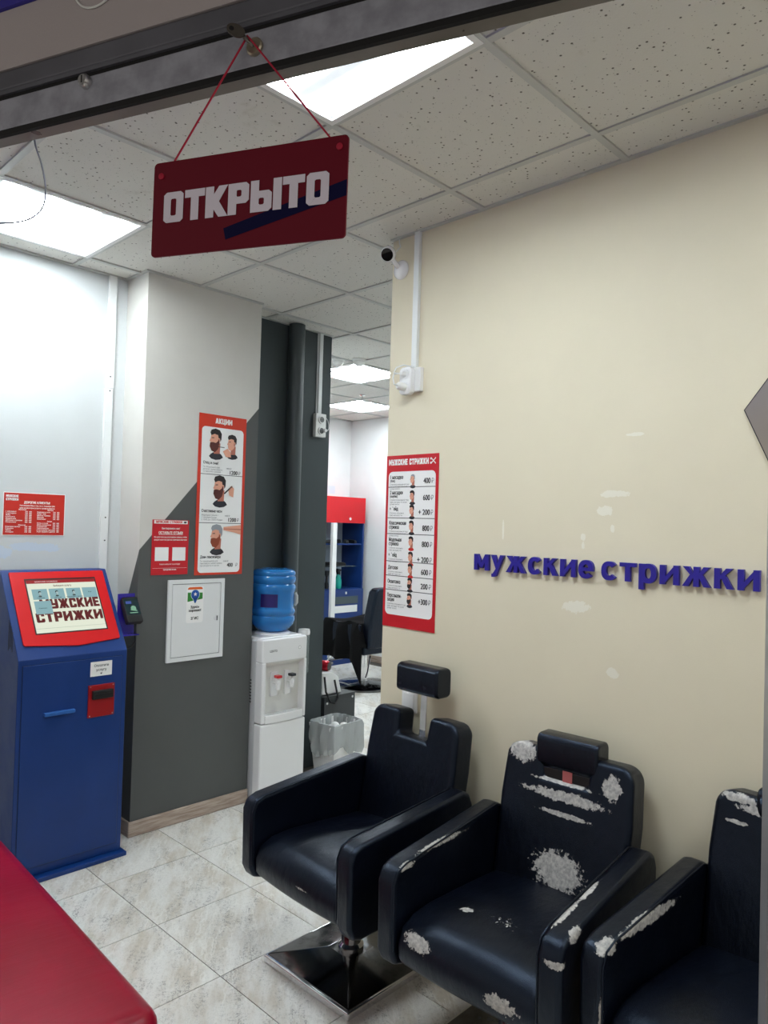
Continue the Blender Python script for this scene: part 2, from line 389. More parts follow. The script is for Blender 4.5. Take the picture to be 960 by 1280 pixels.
# floor tiles, 45 cm, one object each
def inside(x, y, m=0):
    if x < BX-m and y < LY-m: return True
    if 2.45+m < x < 6.15-m and 1.0+m < y < LY-m: return True
    if 3.27+m < x < 6.15-m and LY-m <= y < 6.57-m: return True
    return BX-m <= x <= 2.45+m and 2.25+m < y < LY-m
tm = None; g = .45
for i in range(-4, 12):
    for j in range(-8, 8):
        x = 1.506+g*(i+.5); y = 3.107+g*(j+.5)
        if y < -.4 or x < -.3 or not inside(x, y): continue
        if x > 2.6 and y < 1.6: continue
        if tm is None:
            o = B(-g/2+.0018, g/2-.0018, -g/2+.0018, g/2-.0018, -.003, 0).build('floor_tile', M['floor_tile'], fl, smooth=False); tm = o.data
        else:
            o = bpy.data.objects.new('floor_tile', tm); C.objects.link(o); o.parent = fl
        o.location = (x, y, 0)
# suspended ceiling: 60 cm grid
GX, GY, q = 2.1105, 1.1457, .6
LIGHTS = {(-2,3), (-2,0), (3,5), (5,7), (3,2), (5,4), (-1,-3)}
def clip_cell(x0, x1, y0, y1):
    cx, cy = (x0+x1)/2, (y0+y1)/2
    zones = [(-1.2, BX, -1.6, LY), (BX, 6.15, 2.25, LY), (2.45, 6.15, 1.0, 2.25), (3.27, 6.15, LY, 6.57)]
    for a0, a1, b0, b1 in zones:
        u0, u1, v0, v1 = max(x0,a0), min(x1,a1), max(y0,b0), min(y1,b1)
        if u1-u0 > .02 and v1-v0 > .02: yield u0, u1, v0, v1
full = None
def shopfront_x(y): return .57+(.832-y)*(.3665/.9304)   # x of the shopfront line at y
for i in range(-5, 8):
    for j in range(-4, 10):
        x0, y0 = GX+q*i, GY+q*j
        if (i, j) in LIGHTS: continue
        if x0+q < shopfront_x(y0+q)-.1: continue
        cells = list(clip_cell(x0+.001, x0+q-.001, y0+.001, y0+q-.001))
        for (u0,u1,v0,v1) in cells:
            if v1 > 2.24 and v0 < 2.24 and u1 <= BX+.001 and u0 < BX < x0+q: pass
            zz = random.uniform(0, .0015)
            o = B(u0-x0-q/2, u1-x0-q/2, v0-y0-q/2, v1-y0-q/2, .002, .016).build('ceiling_tile', M['ceil_tile'], ce, smooth=False) if not (len(cells) == 1 and abs(u1-u0-.598) < .001 and abs(v1-v0-.598) < .001 and full) else None
            if o is None:
                o = bpy.data.objects.new('ceiling_tile', full); C.objects.link(o); o.parent = ce
            elif abs(u1-u0-.598) < .001 and abs(v1-v0-.598) < .001: full = o.data
            o.location = (x0+q/2, y0+q/2, H+zz)
def bar(x0, x1, y0, y1): B(x0, x1, y0, y1, H-.004-(.0006 if x1-x0 > y1-y0 else 0), H+.004).build('ceiling_grid_bar', M['grid'], ce, smooth=False)
for i in range(-5, 8):
    x = GX+q*i; w2 = .012
    y0 = -1.6 if x < BX else (1.0 if x > 2.45 else 2.25); y1 = 6.57 if x > 3.27 else LY
    bar(x-w2, x+w2, y0, y1)
for j in range(-4, 10):
    y = GY+q*j; w2 = .012
    if y < LY:
        bar(-1.2, BX if y < 2.25 else 6.15, y-w2, y+w2)
        if 1.0 < y < 2.25: bar(2.45, 6.15, y-w2, y+w2)
    else: bar(3.27, 6.15, y-w2, y+w2)
# wall angle trims along the tops of the walls
bar(BX-.02, BX, -1.6, 2.25); bar(-1.2, 1.805, LY-.02, LY); bar(1.785, 1.805, CY, LY); bar(1.785, 2.52, CY-.02, CY); bar(2.52, 3.27, LY-.02, LY)
bar(3.27, 6.15, 6.55, 6.57); bar(6.13, 6.15, 1.0, 6.57); bar(2.50, 2.52, CY, LY)
# skirting
b = B(1.79, 2.52, CY-.014, CY, 0, .078).box(1.791, 1.805, CY-.014, LY, 0, .078)
tag(b.build('baseboard_column', M['skirting'], bevel=.006, seg=2), kind='structure')
tag(B(6.135, 6.15, 3.0, 6.57, 0, .08).build('baseboard_far_right', M['skirting'], bevel=.005, seg=2), kind='structure')
tag(B(3.27, 6.15, 6.555, 6.57, 0, .08).build('baseboard_far', M['skirting'], bevel=.005, seg=2), kind='structure')

# ceiling lights
t = NT('lit_diffuser'); v = t.coord(); sx = t.n('ShaderNodeSeparateXYZ'); t.l(v, sx.inputs[0])
wv = t.math('ABSOLUTE', t.math('SINE', t.math('MULTIPLY', sx.outputs[0], PI/.1395)))     # four tubes behind the diffuser
t.base((.8,.85,.9)); t.val(PANEL_COLOR, t.b.inputs['Emission Color'])
t.l(t.math('ADD', t.math('MULTIPLY', t.math('POWER', wv, 6.0), PANEL_POWER*2.5), .30), t.b.inputs['Emission Strength'])
M['lit'] = t.m
LL = {(-1,-3): 'added unseen light panel near the shopfront end of the beige wall', (-2,3): 'square ceiling light with four tubes above the white wall and kiosk', (-2,0): 'ribbed square ceiling light just behind the hanging red sign',  # first panel is out of view, added to brighten the beige wall
      (3,5): 'ceiling light in the far room beside the smoke detector', (5,7): 'farthest ceiling light in the far room, behind the sprinkler',
      (3,2): 'added light panel in the far room, unseen behind the beige wall, nearer one', (5,4): 'added light panel in the far room, unseen behind the beige wall, farther one'}  # both panels unseen, added to light the far room
for (i, j), lab in LL.items():
    x0, y0 = GX+q*i, GY+q*j
    e = empty('ceiling_light', (x0+q/2, y0+q/2, H), 0, lab, 'light', 'square ceiling lights')
    if (i, j) == (3, 5): e.rotation_euler.z = PI/2
    fr = MB(); a = .298; b_ = .278
    for (p0,p1,q0,q1) in ((-a,a,-a,-b_), (-a,a,b_,a), (-a,-b_,-b_,b_), (b_,a,-b_,b_)): fr.box(p0,p1,q0,q1,-.006,.02)
    fr.build('frame', M['white'], e, smooth=False)
    B(-.279,.279,-.279,.279,.006,.012).build('diffuser', M['lit'], e, smooth=False)
    B(-.29,.29,-.29,.29,.02,.05).build('housing', M['white'], e, smooth=False)

# ---------------------------------------------------------------- shopfront: shutter bar, soffit, jamb
FY = math.radians(111.5); FU = Vector((-math.cos(FY), -math.sin(FY), 0))
def FM(z=0, x=0, out=0):
    n = FU.cross(Vector((0,0,1))); o = Vector((.57,.832,z))+FU*x+n*out; return frame(o, FU)
sb = empty('shutter_bar', (0,0,0), 0, 'grey metal roller shutter bottom bar spanning overhead with a lock in it', 'shutter')
sb.matrix_world = FM(2.213)
XL, XR = -2.6, .66
B(XL, XR, .031, .050, -.040, -.004).build('lower_rail', mat('dull_anodised_rail', rgb(126,120,114), .32, .45, vary=.12, vscale=8), sb, smooth=False)
B(XL, XR, .0235, .033, -.008, -.001).build('rubber_seal', M['gap'], sb, smooth=False)
B(XL, XR, .032, .082, -.035, 0).build('lock_rail', M['steel_dirty'], sb, bevel=.002, seg=2)
B(XL, XR, .081, .090, -.03, -.003).build('groove', M['gap'], sb, smooth=False)  # shade between the rails, put in as a black strip
B(XL, XR, .089, .096, -.03, .002).build('rib', M['steel_dark'], sb, smooth=False)
B(XL, XR, .095, .1255, -.035, .004).build('upper_rail', M['steel_dark'], sb, bevel=.003, seg=2)
MB().lathe([(.0125,0),(.0125,.004),(.0105,.006),(.004,.006)], (.006,.057,0), 24).build('lock', M['brass'], sb)
bt = MB().lathe([(.0105,0),(.0105,.007),(.0075,.011),(.0045,.011)], (-.297,.072,0), 20).build('bolt', M['alu'], sb)
B(-.2978,-.2962,.0665,.0775,.0105,.0116).build('bolt_slot', M['black'], sb, smooth=False)
fb = B(XL, XR, 0, .097, -.035, .006).build('wall_front', M['board'], smooth=False, matrix=FM(2.339)); tag(fb, kind='structure')
fs = B(XL, XR, 0, .52, -.12, .012).build('trim_1', mat('deep_blue_fascia', rgb(44,36,150), .4), smooth=False, matrix=FM(2.4365)); tag(fs, kind='structure')
jb = MB().box(.645, .70, 0, 2.95, -.05, .02).build('trim_2', mat('satin_grey_aluminium', rgb(158,158,162), .4, .6), bevel=.003, seg=2, matrix=FM(0)); tag(jb, kind='structure')
# key in the lock
ky = empty('key', (0,0,0), 0, 'small nickel key stuck in the overhead lock, red cord over it', 'key'); ky.matrix_world = FM(2.27, .006)
MB().tube([(0,0,.0062),(-.004,.002,.022)], .0028, 8).build('shaft', M['silver_key'], ky)
MB().prism([(.0125*math.cos(a*PI/10), .0088*math.sin(a*PI/10)) for a in range(20)], 'z', -.0012, .0012).build('bow', M['silver_key'], ky, matrix=None).matrix_local = Matrix.Translation((-.012,.0075,.030)) @ Matrix.Rotation(math.radians(35), 4, 'Y') @ Matrix.Rotation(math.radians(-15), 4, 'Z')
o = MB().lathe([(.0032,-.0014),(.0032,.0014)], (-.006,0,0), 14).build('bow_hole', M['gap'], ky); o.matrix_local = Matrix.Translation((-.012,.0075,.030)) @ Matrix.Rotation(math.radians(35), 4, 'Y') @ Matrix.Rotation(math.radians(-15), 4, 'Z')
# loose cables of the soffit
def cable(name, pts, r, m, label, n=6, sub=6):
    # Catmull-Rom through the points
    P = [Vector(p) for p in pts]; out = []
    for k in range(len(P)-1):
        p0, p1, p2, p3 = P[max(k-1,0)], P[k], P[k+1], P[min(k+2,len(P)-1)]
        for s_ in range(sub):
            u = s_/sub; out.append(.5*((2*p1)+(p2-p0)*u+(2*p0-5*p1+4*p2-p3)*u*u+(3*p1-p0-3*p2+p3)*u**3))
    out.append(P[-1]); o = MB().tube(out, r, n).build(name, m)
    if label: tag(o, label, 'cable')
    return o
def fpt(x, z, out): return FM(0) @ Vector((x, z, out))
cable('cable', [fpt(-.325,2.445,.0145), fpt(-.32,2.42,.009), fpt(-.30,2.398,.008), fpt(-.265,2.395,.008), fpt(-.22,2.42,.009), fpt(-.2,2.445,.0145)], .0016, M['bar_white'], 'thin pale cable looping out of the soffit beside the blue fascia')

# ---------------------------------------------------------------- hanging OPEN sign
sgm = FM(2.056, .005, .012) @ Matrix.Rotation(math.radians(3.2), 4, 'Y') @ Matrix.Rotation(math.radians(-.5), 4, 'Z')
sg = MB().prism(rrect(-.149,-.0670,.149,.0670,.006), 'z', -.003, 0).build('hanging_sign', mat('dark_red_acrylic', rgb(104,2,30), .5, spec=.2), smooth=False, matrix=sgm)
tag(sg, 'dark red rectangular sign reading ОТКРЫТО hanging on a red cord', 'sign')
P = Print(sg)
P.poly('navy', [(-.031,-.0655),(-.026,-.0475),(-.004,-.0385),(.158,.010),(.158,-.012),(.03,-.046)][0:0] or [(-.028,-.053),(-.032,-.037),(.149,.0085),(.149,-.0125)], 0)
P.block('white', 'ОТКРЫТО', -.130, -.0205, .043, .254, L=2, gap=.07, split=True)
P.finish({'navy': INK['navy'], 'white': ('letter', mat('sign_white', rgb(226,220,236), .4))})
for sx_, sy_ in ((-.136,.047),(.137,.052)):
    MB().lathe([(.0045,0),(.0045,.002),(.002,.003)], (sx_,sy_,0), 12).build('cord_knot', mat('red_cord', rgb(170,14,52), .7), sg)
inv = FM(2.062)
pk = inv.inverted()
kp = Vector((.003, .2165, .016))
def sgp(x, y, z): return pk @ (sgm @ Vector((x, y, z)))
cd_ = MB()
a1, a2 = sgp(-.117,.067,-.0015), sgp(.122,.067,-.0015)
cd_.tube([a1, kp+Vector((-.003,-.006,0)), kp+Vector((0,-.001,0)), kp+Vector((.004,-.006,0)), a2], .0014, 6)
cdo = cd_.build('cord', mat('red_cord', rgb(170,14,52), .7)); cdo.matrix_world = inv; cdo.parent = sg; cdo.matrix_parent_inverse = sgm.inverted()

# ---------------------------------------------------------------- barber chairs
def leather(name, patches=None, amp=.8, scale=45, col=(.0010,.0015,.0042), rough=.34):
    t = NT(name); v = t.coord()
    n = t.ramp(t.noise(v, 9, 4), .3, .7); c = t.mix(n, col, tuple(x*1.7 for x in col)); r = t.math('ADD', t.math('MULTIPLY', t.noise(v, 14, 3), .2), rough-.1)
    h = t.math('ADD', t.math('MULTIPLY', t.noise(v, 420, 2), .25), t.noise(t.vmath('MULTIPLY', v, (1,2.2,1)), 16, 3, .55))
    if patches:
        m = t.patches(v, patches, amp, scale); g = t.ramp(t.noise(v, 90, 4), .3, .7)
        c = t.mix(m, c, t.mix(g, rgb(150,148,146), rgb(196,193,188)))
        r = t.math('ADD', r, t.math('MULTIPLY', m, .5))
    t.base(c); t.rough(r); t.b.inputs['Specular IOR Level'].default_value = .46; t.val((.55,.72,1.0,1), t.b.inputs['Specular Tint']); t.bump(h, .45, .005)
    return t.m
M['leather'] = leather('black_leather')
def slotmat(o, m): o.material_slots[0].link = 'OBJECT'; o.material_slots[0].material = m
def arm_outline():
    return [(-.335,.36),(-.318,.322),(-.28,.310),(.20,.325),(.245,.345),(.262,.40),(.262,.61),(.245,.652),(.205,.664),(-.285,.614),(-.322,.600),(-.338,.565)]
def arm_mb(sy):
    y0, y1 = (.236, .305) if sy > 0 else (-.305, -.236)
    return MB().prism(arm_outline(), 'y', y0, y1)
def seat_mb():
    prof = [(.20,.33),(.20,.445),(.10,.452),(-.05,.462),(-.18,.468),(-.255,.462),(-.305,.44),(-.325,.40),(-.322,.355),(-.300,.325),(-.1,.32)]
    def crown(x, y, z): return (x-.012*(1-(y/.24)**2)*(x < -.2), y, z+(.018*(1-(y/.24)**2) if z > .43 else 0))
    return MB().prism(prof, 'y', -.234, .234, 10, crown)
TILT = math.radians(10)
def back_pt(a, b, d):   # a along the width, b up the back, d behind its face
    return (.172+b*math.sin(TILT)+d*math.cos(TILT), a, .415+b*math.cos(TILT)-d*math.sin(TILT))
def back_mb(notch=True, hb=.475, wt=.229, wb=.232):
    o = [(-wb,0),(-wb,.10),(-wt-.008,hb*.62),(-wt,hb-.03),(-wt+.03,hb)]
    if notch: o += [(-.085,hb),(-.078,hb-.095),(.078,hb-.095),(.085,hb)]
    o += [(wt-.03,hb),(wt,hb-.03),(wt+.008,hb*.62),(wb,.10),(wb,0)]
    m = MB()
    m.prism(o, 'x', -.055, .055, 1, lambda d, a, b: back_pt(a, b, d+.05))
    return m
def headrest_mb(zc, dx=0):
    m = MB(); ys = [-.118,-.10,-.05,0,.05,.10,.118]; o = rrect(-.045,-.058,.045,.058,.022,3)
    return m.prism(o, 'y', -.112, .112, 1, lambda x, y, z: (x+dx, y, z+zc))
def make_chair(label, mats, loc, rz, hr_z, hr_x, post=True):
    e = empty('barber_chair', loc, rz, label, 'chair', 'black barber chairs along the beige wall')
    b = MB(); s = .228
    lv = [(s-.010,.008),(s-.010,.030),(.06,.062)]
    vs_ = []; fs_ = []
    for r, z in lv: vs_ += [(-r,-r,z),(r,-r,z),(r,r,z),(-r,r,z)]
    for k in range(len(lv)-1):
        for i in range(4): fs_.append((k*4+i, k*4+(i+1)%4, k*4+4+(i+1)%4, k*4+4+i))
    fs_ += [(3,2,1,0), tuple(range(8,12))]; b.add(vs_, fs_)
    bp = b.build('base_plate', M['chair_base'], e, bevel=.004, seg=3, angle=12); rim = MB()
    for q_ in ((-s,s,-s,-s+.02),(-s,s,s-.02,s),(-s,-s+.02,-s+.02,s-.02),(s-.02,s,-s+.02,s-.02)): rim.box(*q_, 0, .029)
    bm_ = B(-s,s,-s,s,0,.028).build('rim', M['chrome'], bp, bevel=.007, seg=3); bp.rotation_euler = (0,0,-rz); bp.location = (-.03,.02,0)
    MB().lathe([(.047,.058),(.047,.075),(.036,.085),(.036,.30),(.06,.30),(.06,.318)], (-.03,.02,0), 28).build('pedestal', M['chrome'], e)
    B(-.16,.14,-.14,.14,.302,.322).build('mounting_plate', M['black'], e, bevel=.004)
    o = seat_mb().build('seat', M['leather'], e, bevel=.022, seg=4, angle=50); slotmat(o, mats.get('seat', M['leather']))
    for sy in (1,-1):
        o = arm_mb(sy).build('armrest', M['leather'], e, bevel=.017, seg=4); slotmat(o, mats.get('arm+' if sy > 0 else 'arm-', M['leather']))
        pts = [(x*.985, sy*(.2375 if True else 0), .49+(z-.49)*.985) for x, z in arm_outline()][5:]+[(-.33, sy*.2375, .37)]
        MB().tube(pts, .0028, 6).build('piping', M['leather'], o)
    o = back_mb().build('backrest', M['leather'], e, bevel=.024, seg=4, angle=30); slotmat(o, mats.get('back', M['leather']))
    # headrest: cushion on a flat steel post
    hx = .172+(.47)*math.sin(TILT)+.05+hr_x
    if post:
        zb, zt = .74, hr_z-.02; xb = .172+.33*math.sin(TILT)+.075; xt = hx
        m = MB().prism([(-.016,0),(.016,0),(.016,1),(-.016,1)], 'x', -.003, .003, 1, lambda d, a, b_: (xb+(xt-xb)*b_+d, a, zb+(zt-zb)*b_))
        m.build('headrest_post', M['chrome'], e, bevel=.001)
    if hr_z < .9: B(hx-.052,hx-.046,-.022,.012,hr_z-.088,hr_z-.05).build('cloth_tag', mat('pink_tag', rgb(176,92,92), .7), e, smooth=False); B(hx-.05,hx-.02,-.10,.10,hr_z-.085,hr_z-.052).build('headrest_bracket', M['black'], e, bevel=.003, seg=2)
    o = headrest_mb(hr_z, hx-.012).build('headrest', M['leather'], e, bevel=.034, seg=6, angle=30); slotmat(o, M['headrest'])
    return e
t = NT('scuffed_black_chrome'); v = t.coord(); n = t.ramp(t.noise(v, 7, 6, .7), .45, .7)
t.base(t.mix(n, (.15,.15,.155), (.09,.09,.09))); t.b.inputs['Metallic'].default_value = 1; t.rough(t.math('ADD', t.math('MULTIPLY', n, .2), .09)); M['chair_base'] = t.m
M['headrest'] = leather('glossy_black_leather', None, col=(.003,.003,.005), rough=.24)
L1 = leather('creased_black_leather', [((-.325,-.06,.40),(.03,.022,.003)), ((-.20,-.238,.618),(.12,.004,.006))], 2.2, 160)
make_chair('black leather barber chair farthest along the wall, headrest raised on steel post', {'seat': L1, 'arm-': L1}, (1.925,1.925,0), math.radians(-2), 1.008, .01)
L2b = leather('peeling_black_leather_back', [((.24,.165,.855),(.08,.052,.036)), ((.23,-.01,.745),(.06,.135,.017)), ((.24,-.165,.81),(.06,.030,.036)), ((.21,-.01,.69),(.06,.09,.008)), ((.19,-.01,.515),(.06,.085,.058)), ((.23,.01,.785),(.06,.11,.006))], .95, 60)
L2s = leather('peeling_black_leather_seat', [((-.315,.155,.425),(.05,.046,.021)), ((-.325,-.13,.385),(.05,.048,.021)), ((-.16,.10,.49),(.018,.018,.03)), ((-.12,-.05,.49),(.05,.10,.006))], 1.0, 70)
L2a = leather('scratched_black_leather_arm', [((-.20,-.250,.618),(.085,.010,.012)), ((-.09,-.250,.635),(.06,.010,.010)), ((-.26,-.300,.606),(.03,.012,.016)), ((-.334,-.29,.555),(.02,.03,.010))], 1.0, 70)
L2l = leather('scratched_black_leather_far_arm', [((-.14,.241,.625),(.16,.010,.009)), ((-.28,.239,.605),(.03,.008,.012))], 1.2, 100)
make_chair('black leather barber chair with big peeled patches on backrest and seat, middle of the row', {'seat': L2s, 'back': L2b, 'arm-': L2a, 'arm+': L2l}, (1.93,1.23,0), math.radians(2), .872, -.005)
L3a = leather('split_black_leather_arm', [((-.12,.239,.612),(.15,.012,.016)), ((-.30,.250,.60),(.035,.02,.018)), ((-.336,.24,.45),(.01,.006,.05))], .9, 60)
L3b = leather('split_black_leather_back', [((.25,.16,.865),(.06,.05,.012)), ((.25,.11,.845),(.06,.05,.012)), ((.24,.16,.80),(.06,.03,.006))], .9, 60)
make_chair('black leather barber chair nearest the shopfront jamb, cut off at the right edge', {'arm+': L3a, 'back': L3b}, (1.98,.575,0), math.radians(-4), .85, -.005)

# ---------------------------------------------------------------- red upholstered bench
t = NT('red_leatherette'); v = t.coord()
n = t.ramp(t.noise(v, 3, 4), .3, .7); t.base(t.mix(n, rgb(132,0,32), rgb(148,2,40))); t.rough(.3); t.b.inputs['Specular IOR Level'].default_value = .3
h = t.math('ADD', t.math('MULTIPLY', t.noise(v, 500, 2), .15), t.noise(t.vmath('MULTIPLY', v, (1,6,1)), 6, 4, .6)); t.bump(h, .22, .004); M['red'] = t.m
e = empty('bench', (.608,2.26,0), math.radians(-2.5), 'low bench with a red leatherette cushion in the near left corner', 'bench')
def crown(x, y, z):
    k = (1-(x/.35)**2)*(1-(y/.66)**2) if z > .3 else 0
    return (x*(1-.0*k), y, z+.022*max(0, k))
mb = MB()
nx, ny = 8, 12; vv = []; ff = []
for zi, z in enumerate((.10, .445)):
    for j in range(ny+1):
        for i in range(nx+1):
            vv.append(crown(-.35+.7*i/nx, -.66+1.32*j/ny, z))
N = (nx+1)*(ny+1)
for j in range(ny):
    for i in range(nx):
        a = j*(nx+1)+i; ff.append((a, a+nx+1, a+nx+2, a+1)); ff.append((N+a, N+a+1, N+a+nx+2, N+a+nx+1))
for i in range(nx): ff.append((i, i+1, N+i+1, N+i)); a = ny*(nx+1)+i; ff.append((a+1, a, N+a, N+a+1))
for j in range(ny): a = j*(nx+1); ff.append((a+nx+1, a, N+a, N+a+nx+1)); a += nx; ff.append((a, a+nx+1, N+a+nx+1, N+a))
mb.add(vv, ff); mb.build('cushion', M['red'], e, bevel=.05, seg=5, angle=50)
for sx_ in (-.27,.27):
    for sy_ in (-.56,.56): MB().lathe([(.018,0),(.026,.10)], (sx_,sy_,0), 16).build('leg', M['black'], e)

# ---------------------------------------------------------------- self-service kiosk
M['kblue'] = mat('blue_powder_coat', rgb(3,50,116), .40, vary=.06, grain=.1, gscale=600)
M['kred'] = mat('red_bezel', rgb(206,10,18), .35)
M['kdark'] = mat('dark_slot', rgb(12,12,14), .4)
M['kgap'] = mat('dark_blue_gap', rgb(4,26,62), .6)
KX0, KX1, KF, KZ = 1.188, 1.690, 3.352, .982
ke = empty('self_service_kiosk', ((KX0+KX1)/2, KF, 0), 0, 'blue floor-standing ordering kiosk with a red framed slanted touch screen', 'kiosk')
kw = (KX1-KX0)/2
MB().prism([(0,.02),(0,KZ),(.265,KZ+.375),(.345,KZ+.375),(.345,.02)], 'x', -kw, kw).build('cabinet', M['kblue'], ke, bevel=.004, seg=2)
B(-kw-.012,kw+.012,-.042,.345,0,.02).build('base_plate', M['kblue'], ke, bevel=.004, seg=2)
d = B(-kw+.02,kw-.025,-.004,.002,.06,.955).build('front_door', M['kblue'], ke, bevel=.0015, seg=1)
B(-kw+.0175,kw-.0225,-.0008,.001,.0575,.9575).build('door_gap', M['kgap'], ke, smooth=False)
B(-.137,-.0,-.022,.0,.722,.738).build('receipt_lip', mat('light_blue_edge', rgb(38,96,170), .4), ke, bevel=.003, seg=2)
ap = B(.062,.188,-.012,.0,.682,.832).build('bill_acceptor', mat('dark_red_plate', rgb(150,4,14), .4), ke, bevel=.002, seg=2)
B(.076,.176,-.030,-.010,.768,.808).build('slot_housing', M['black'], ap, bevel=.004, seg=2)
B(.084,.168,-.0315,-.029,.783,.793).build('slot', M['kdark'], ap, smooth=False)
for sx_ in (.070,.180):
    for sz_ in (.69,.825): MB().lathe([(.003,-.0135),(.003,-.011)], (sx_,0,sz_), 8, 'y').build('screw', M['alu'], ap)
sl = B(.07,.174,-.0052,-.0038,.872,.94).build('label', M['ink_p'] if 'ink_p' in M else INK['panel'][1], ke, smooth=False)
KO = Vector(((KX0+KX1)/2, KF, 0))
def placed(name, mb, m, parent, mw, **kw2):
    o = mb.build(name, m, **kw2); o.parent = parent; o.matrix_parent_inverse = Matrix.Identity(4)
    o.matrix_local = Matrix.Translation(-KO) @ mw; return o
class PrintOn(Print):
    def __init__(s, parent, mw, z=.0004): s.parent = parent; s.mw = mw; s.ink = {}; s.z = z
    def attach(s, o): o.parent = s.parent; o.matrix_local = s.mw
P = PrintOn(sl, frame((.122,-.0054,.906), UX))
P.text('black', 'Оплатите', 0, .010, .017, .02, align='C', fit=.07); P.text('black', 'услугу', 0, -.010, .017, .02, align='C', fit=.05)
P.poly('black', [(-.006,-.019),(.006,-.019),(0,-.027)], 2); P.finish(INK)
# slanted panel frame: origin at the fold, u to the right, v up the slope
sv = Vector((0,.265,.375)); SL = sv.length
smw = Matrix.Translation((-kw,0,KZ)) @ frame((0,0,0), UX, sv)
uv = lambda a, b: (a*2*kw, b*SL)
bz = MB().prism([uv(.062,.158),uv(.075,.140),uv(.545,.095),uv(.945,.135),uv(.955,.15),uv(.955,.965),uv(.945,.975),uv(.07,.975),uv(.062,.965)], 'z', .0, .008).build('bezel', M['kred'], bevel=.003, seg=2)
bz.parent = ke; bz.matrix_local = smw
SU0, SU1, SV0, SV1 = .195*2*kw, .845*2*kw, .262*SL, .872*SL
sw_, sh_ = SU1-SU0, SV1-SV0
def lit(name, col, k):
    if name in _mc: return _mc[name]
    t = NT(name); t.base((.01,.01,.01)); t.rough(.25); t.val(col, t.b.inputs['Emission Color']); t.b.inputs['Emission Strength'].default_value = SCREEN
    _mc[name] = t.m; return t.m
SCREEN = .42
scr = MB().box(SU0-.006, SU1+.006, SV0-.006, SV1+.008, .006, .0085).build('screen_frame', M['kdark'], smooth=False); scr.parent = ke; scr.matrix_local = smw
scn = MB().box(SU0, SU1, SV0, SV1, .008, .0092).build('screen', lit('screen_cream', rgb(226,232,212), .36), smooth=False); scn.parent = ke; scn.matrix_local = smw
P = PrintOn(scn, Matrix.Translation((SU0, SV0, .0092)), .0002)
S = lambda a, b: (a*sw_, b*sh_)
P.rect('bar', *S(0,.93), *S(1,1.0), 0); P.text('barw', 'МУЖСКИЕ СТРИЖКИ', sw_*.12, sh_*.95, .010, .01, L=1)
P.text('ink', 'Выберите услугу', sw_*.5, sh_*.86, .014, .015, align='C', fit=sw_*.26)
P.block('ink', 'МУЖСКИЕ', sw_*.13, sh_*.435, sh_*.185, sw_*.85, L=1, gap=.1); P.block('ink', 'СТРИЖКИ', sw_*.04, sh_*.19, sh_*.185, sw_*.945, L=1, gap=.1)
P.rect('rule', *S(.0,.075), *S(1,.082), 1)
for k, (a0, b0) in enumerate(((.05,.62),(.29,.62),(.535,.62),(.775,.62),(.05,.345))):
    P.rect('tile'+P.own(), *S(a0, b0), *S(a0+(.215 if k < 4 else .235), b0+(.20 if k < 4 else .245)), 2+(k == 4)*1)
    if k < 3: head(PrintProxy(P, 3) if False else P, sw_*(a0+.105), sh_*(b0+.115), .020, look=1, hair='tink', top='tink', L=3)
    P.text('tink', ('Стрижка','Детская','Модельная стрижка','Ещё','Комплекс')[k], sw_*(a0+.108), sh_*(b0+(.02 if k < 3 else .10)), .008, .01, L=5, align='C')
SI = dict(bar=('screen_header', lit('screen_red', rgb(150,20,28), .28)), barw=('screen_header_text', lit('screen_white', rgb(230,210,210), .3)), ink=('screen_lettering', lit('screen_maroon', rgb(92,20,24), .2)),
 tile=('screen_button', lit('screen_teal', rgb(132,172,178), .3)), tink=('screen_button_text', lit('screen_dark', rgb(28,34,38), .3)), rule=('screen_rule', lit('screen_grey', rgb(186,196,180), .3)),
 skin=('screen_portrait', lit('screen_pale', rgb(168,190,190), .25)), shade=('screen_portrait_shade', lit('screen_pale2', rgb(130,150,150), .22)), line=('screen_portrait_line', lit('screen_dark', rgb(28,34,38), .3)))
P.finish(SI)
for r in range(5):   # louvre slits in the left side
    MB().box(-kw-.001,-kw+.001,.075+.012*r,.079+.012*r,1.06-.01*abs(r-2)-.03,1.10+.012*r).build('vent_slit', M['kdark'], ke, smooth=False)
# card terminal on a violet acrylic bracket at the kiosk's right side
M['violet'] = mat('violet_acrylic', rgb(52,40,150), .25)
ct = empty('card_terminal', (1.7385,3.475,1.075), 0, 'black card payment terminal on violet bracket at the right of the kiosk', 'terminal')
B(-.045,.045,.0,.006,-.04,.165).build('bracket', M['violet'], ct, bevel=.002, seg=2)
br = B(-.045,.045,-.06,.0,-.04,-.034).build('bracket_shelf', M['violet'], ct, bevel=.002, seg=2)
tm_ = frame((.008,-.045,.085), UX, (0,.55,.83))
bd = MB().prism(rrect(-.042,-.07,.042,.07,.008), 'z', -.02, .012).build('body', M['black'], bevel=.004, seg=2); bd.parent = ct; bd.matrix_local = tm_
sc2 = B(-.036,.036,-.03,.058,.012,.0126).build('display', mat('terminal_display', rgb(28,48,52), .12), smooth=False); sc2.parent = ct; sc2.matrix_local = tm_
P = PrintOn(sc2, Matrix.Translation((0,0,.0126)), .0002)
P.ell('tg', .004,.005,.014,.014,1); P.rect('tg',-.02,-.022,.022,-.017,1); P.rect('tb',-.03,.03,.0,.045,1); P.poly('tg',[(-.012,-.006),(.02,-.012),(.02,-.006),(-.012,0)],2)
P.finish(dict(tg=('display_icon', lit('display_green', rgb(120,168,140), .35)), tb=('display_bar', lit('display_blue', rgb(60,80,150), .35))))
kc = MB().tube([(.05,.0,-.03),(.045,-.02,-.075),(.02,-.03,-.10),(-.03,-.02,-.11)], .003, 6).build('lead', M['black'], ct)

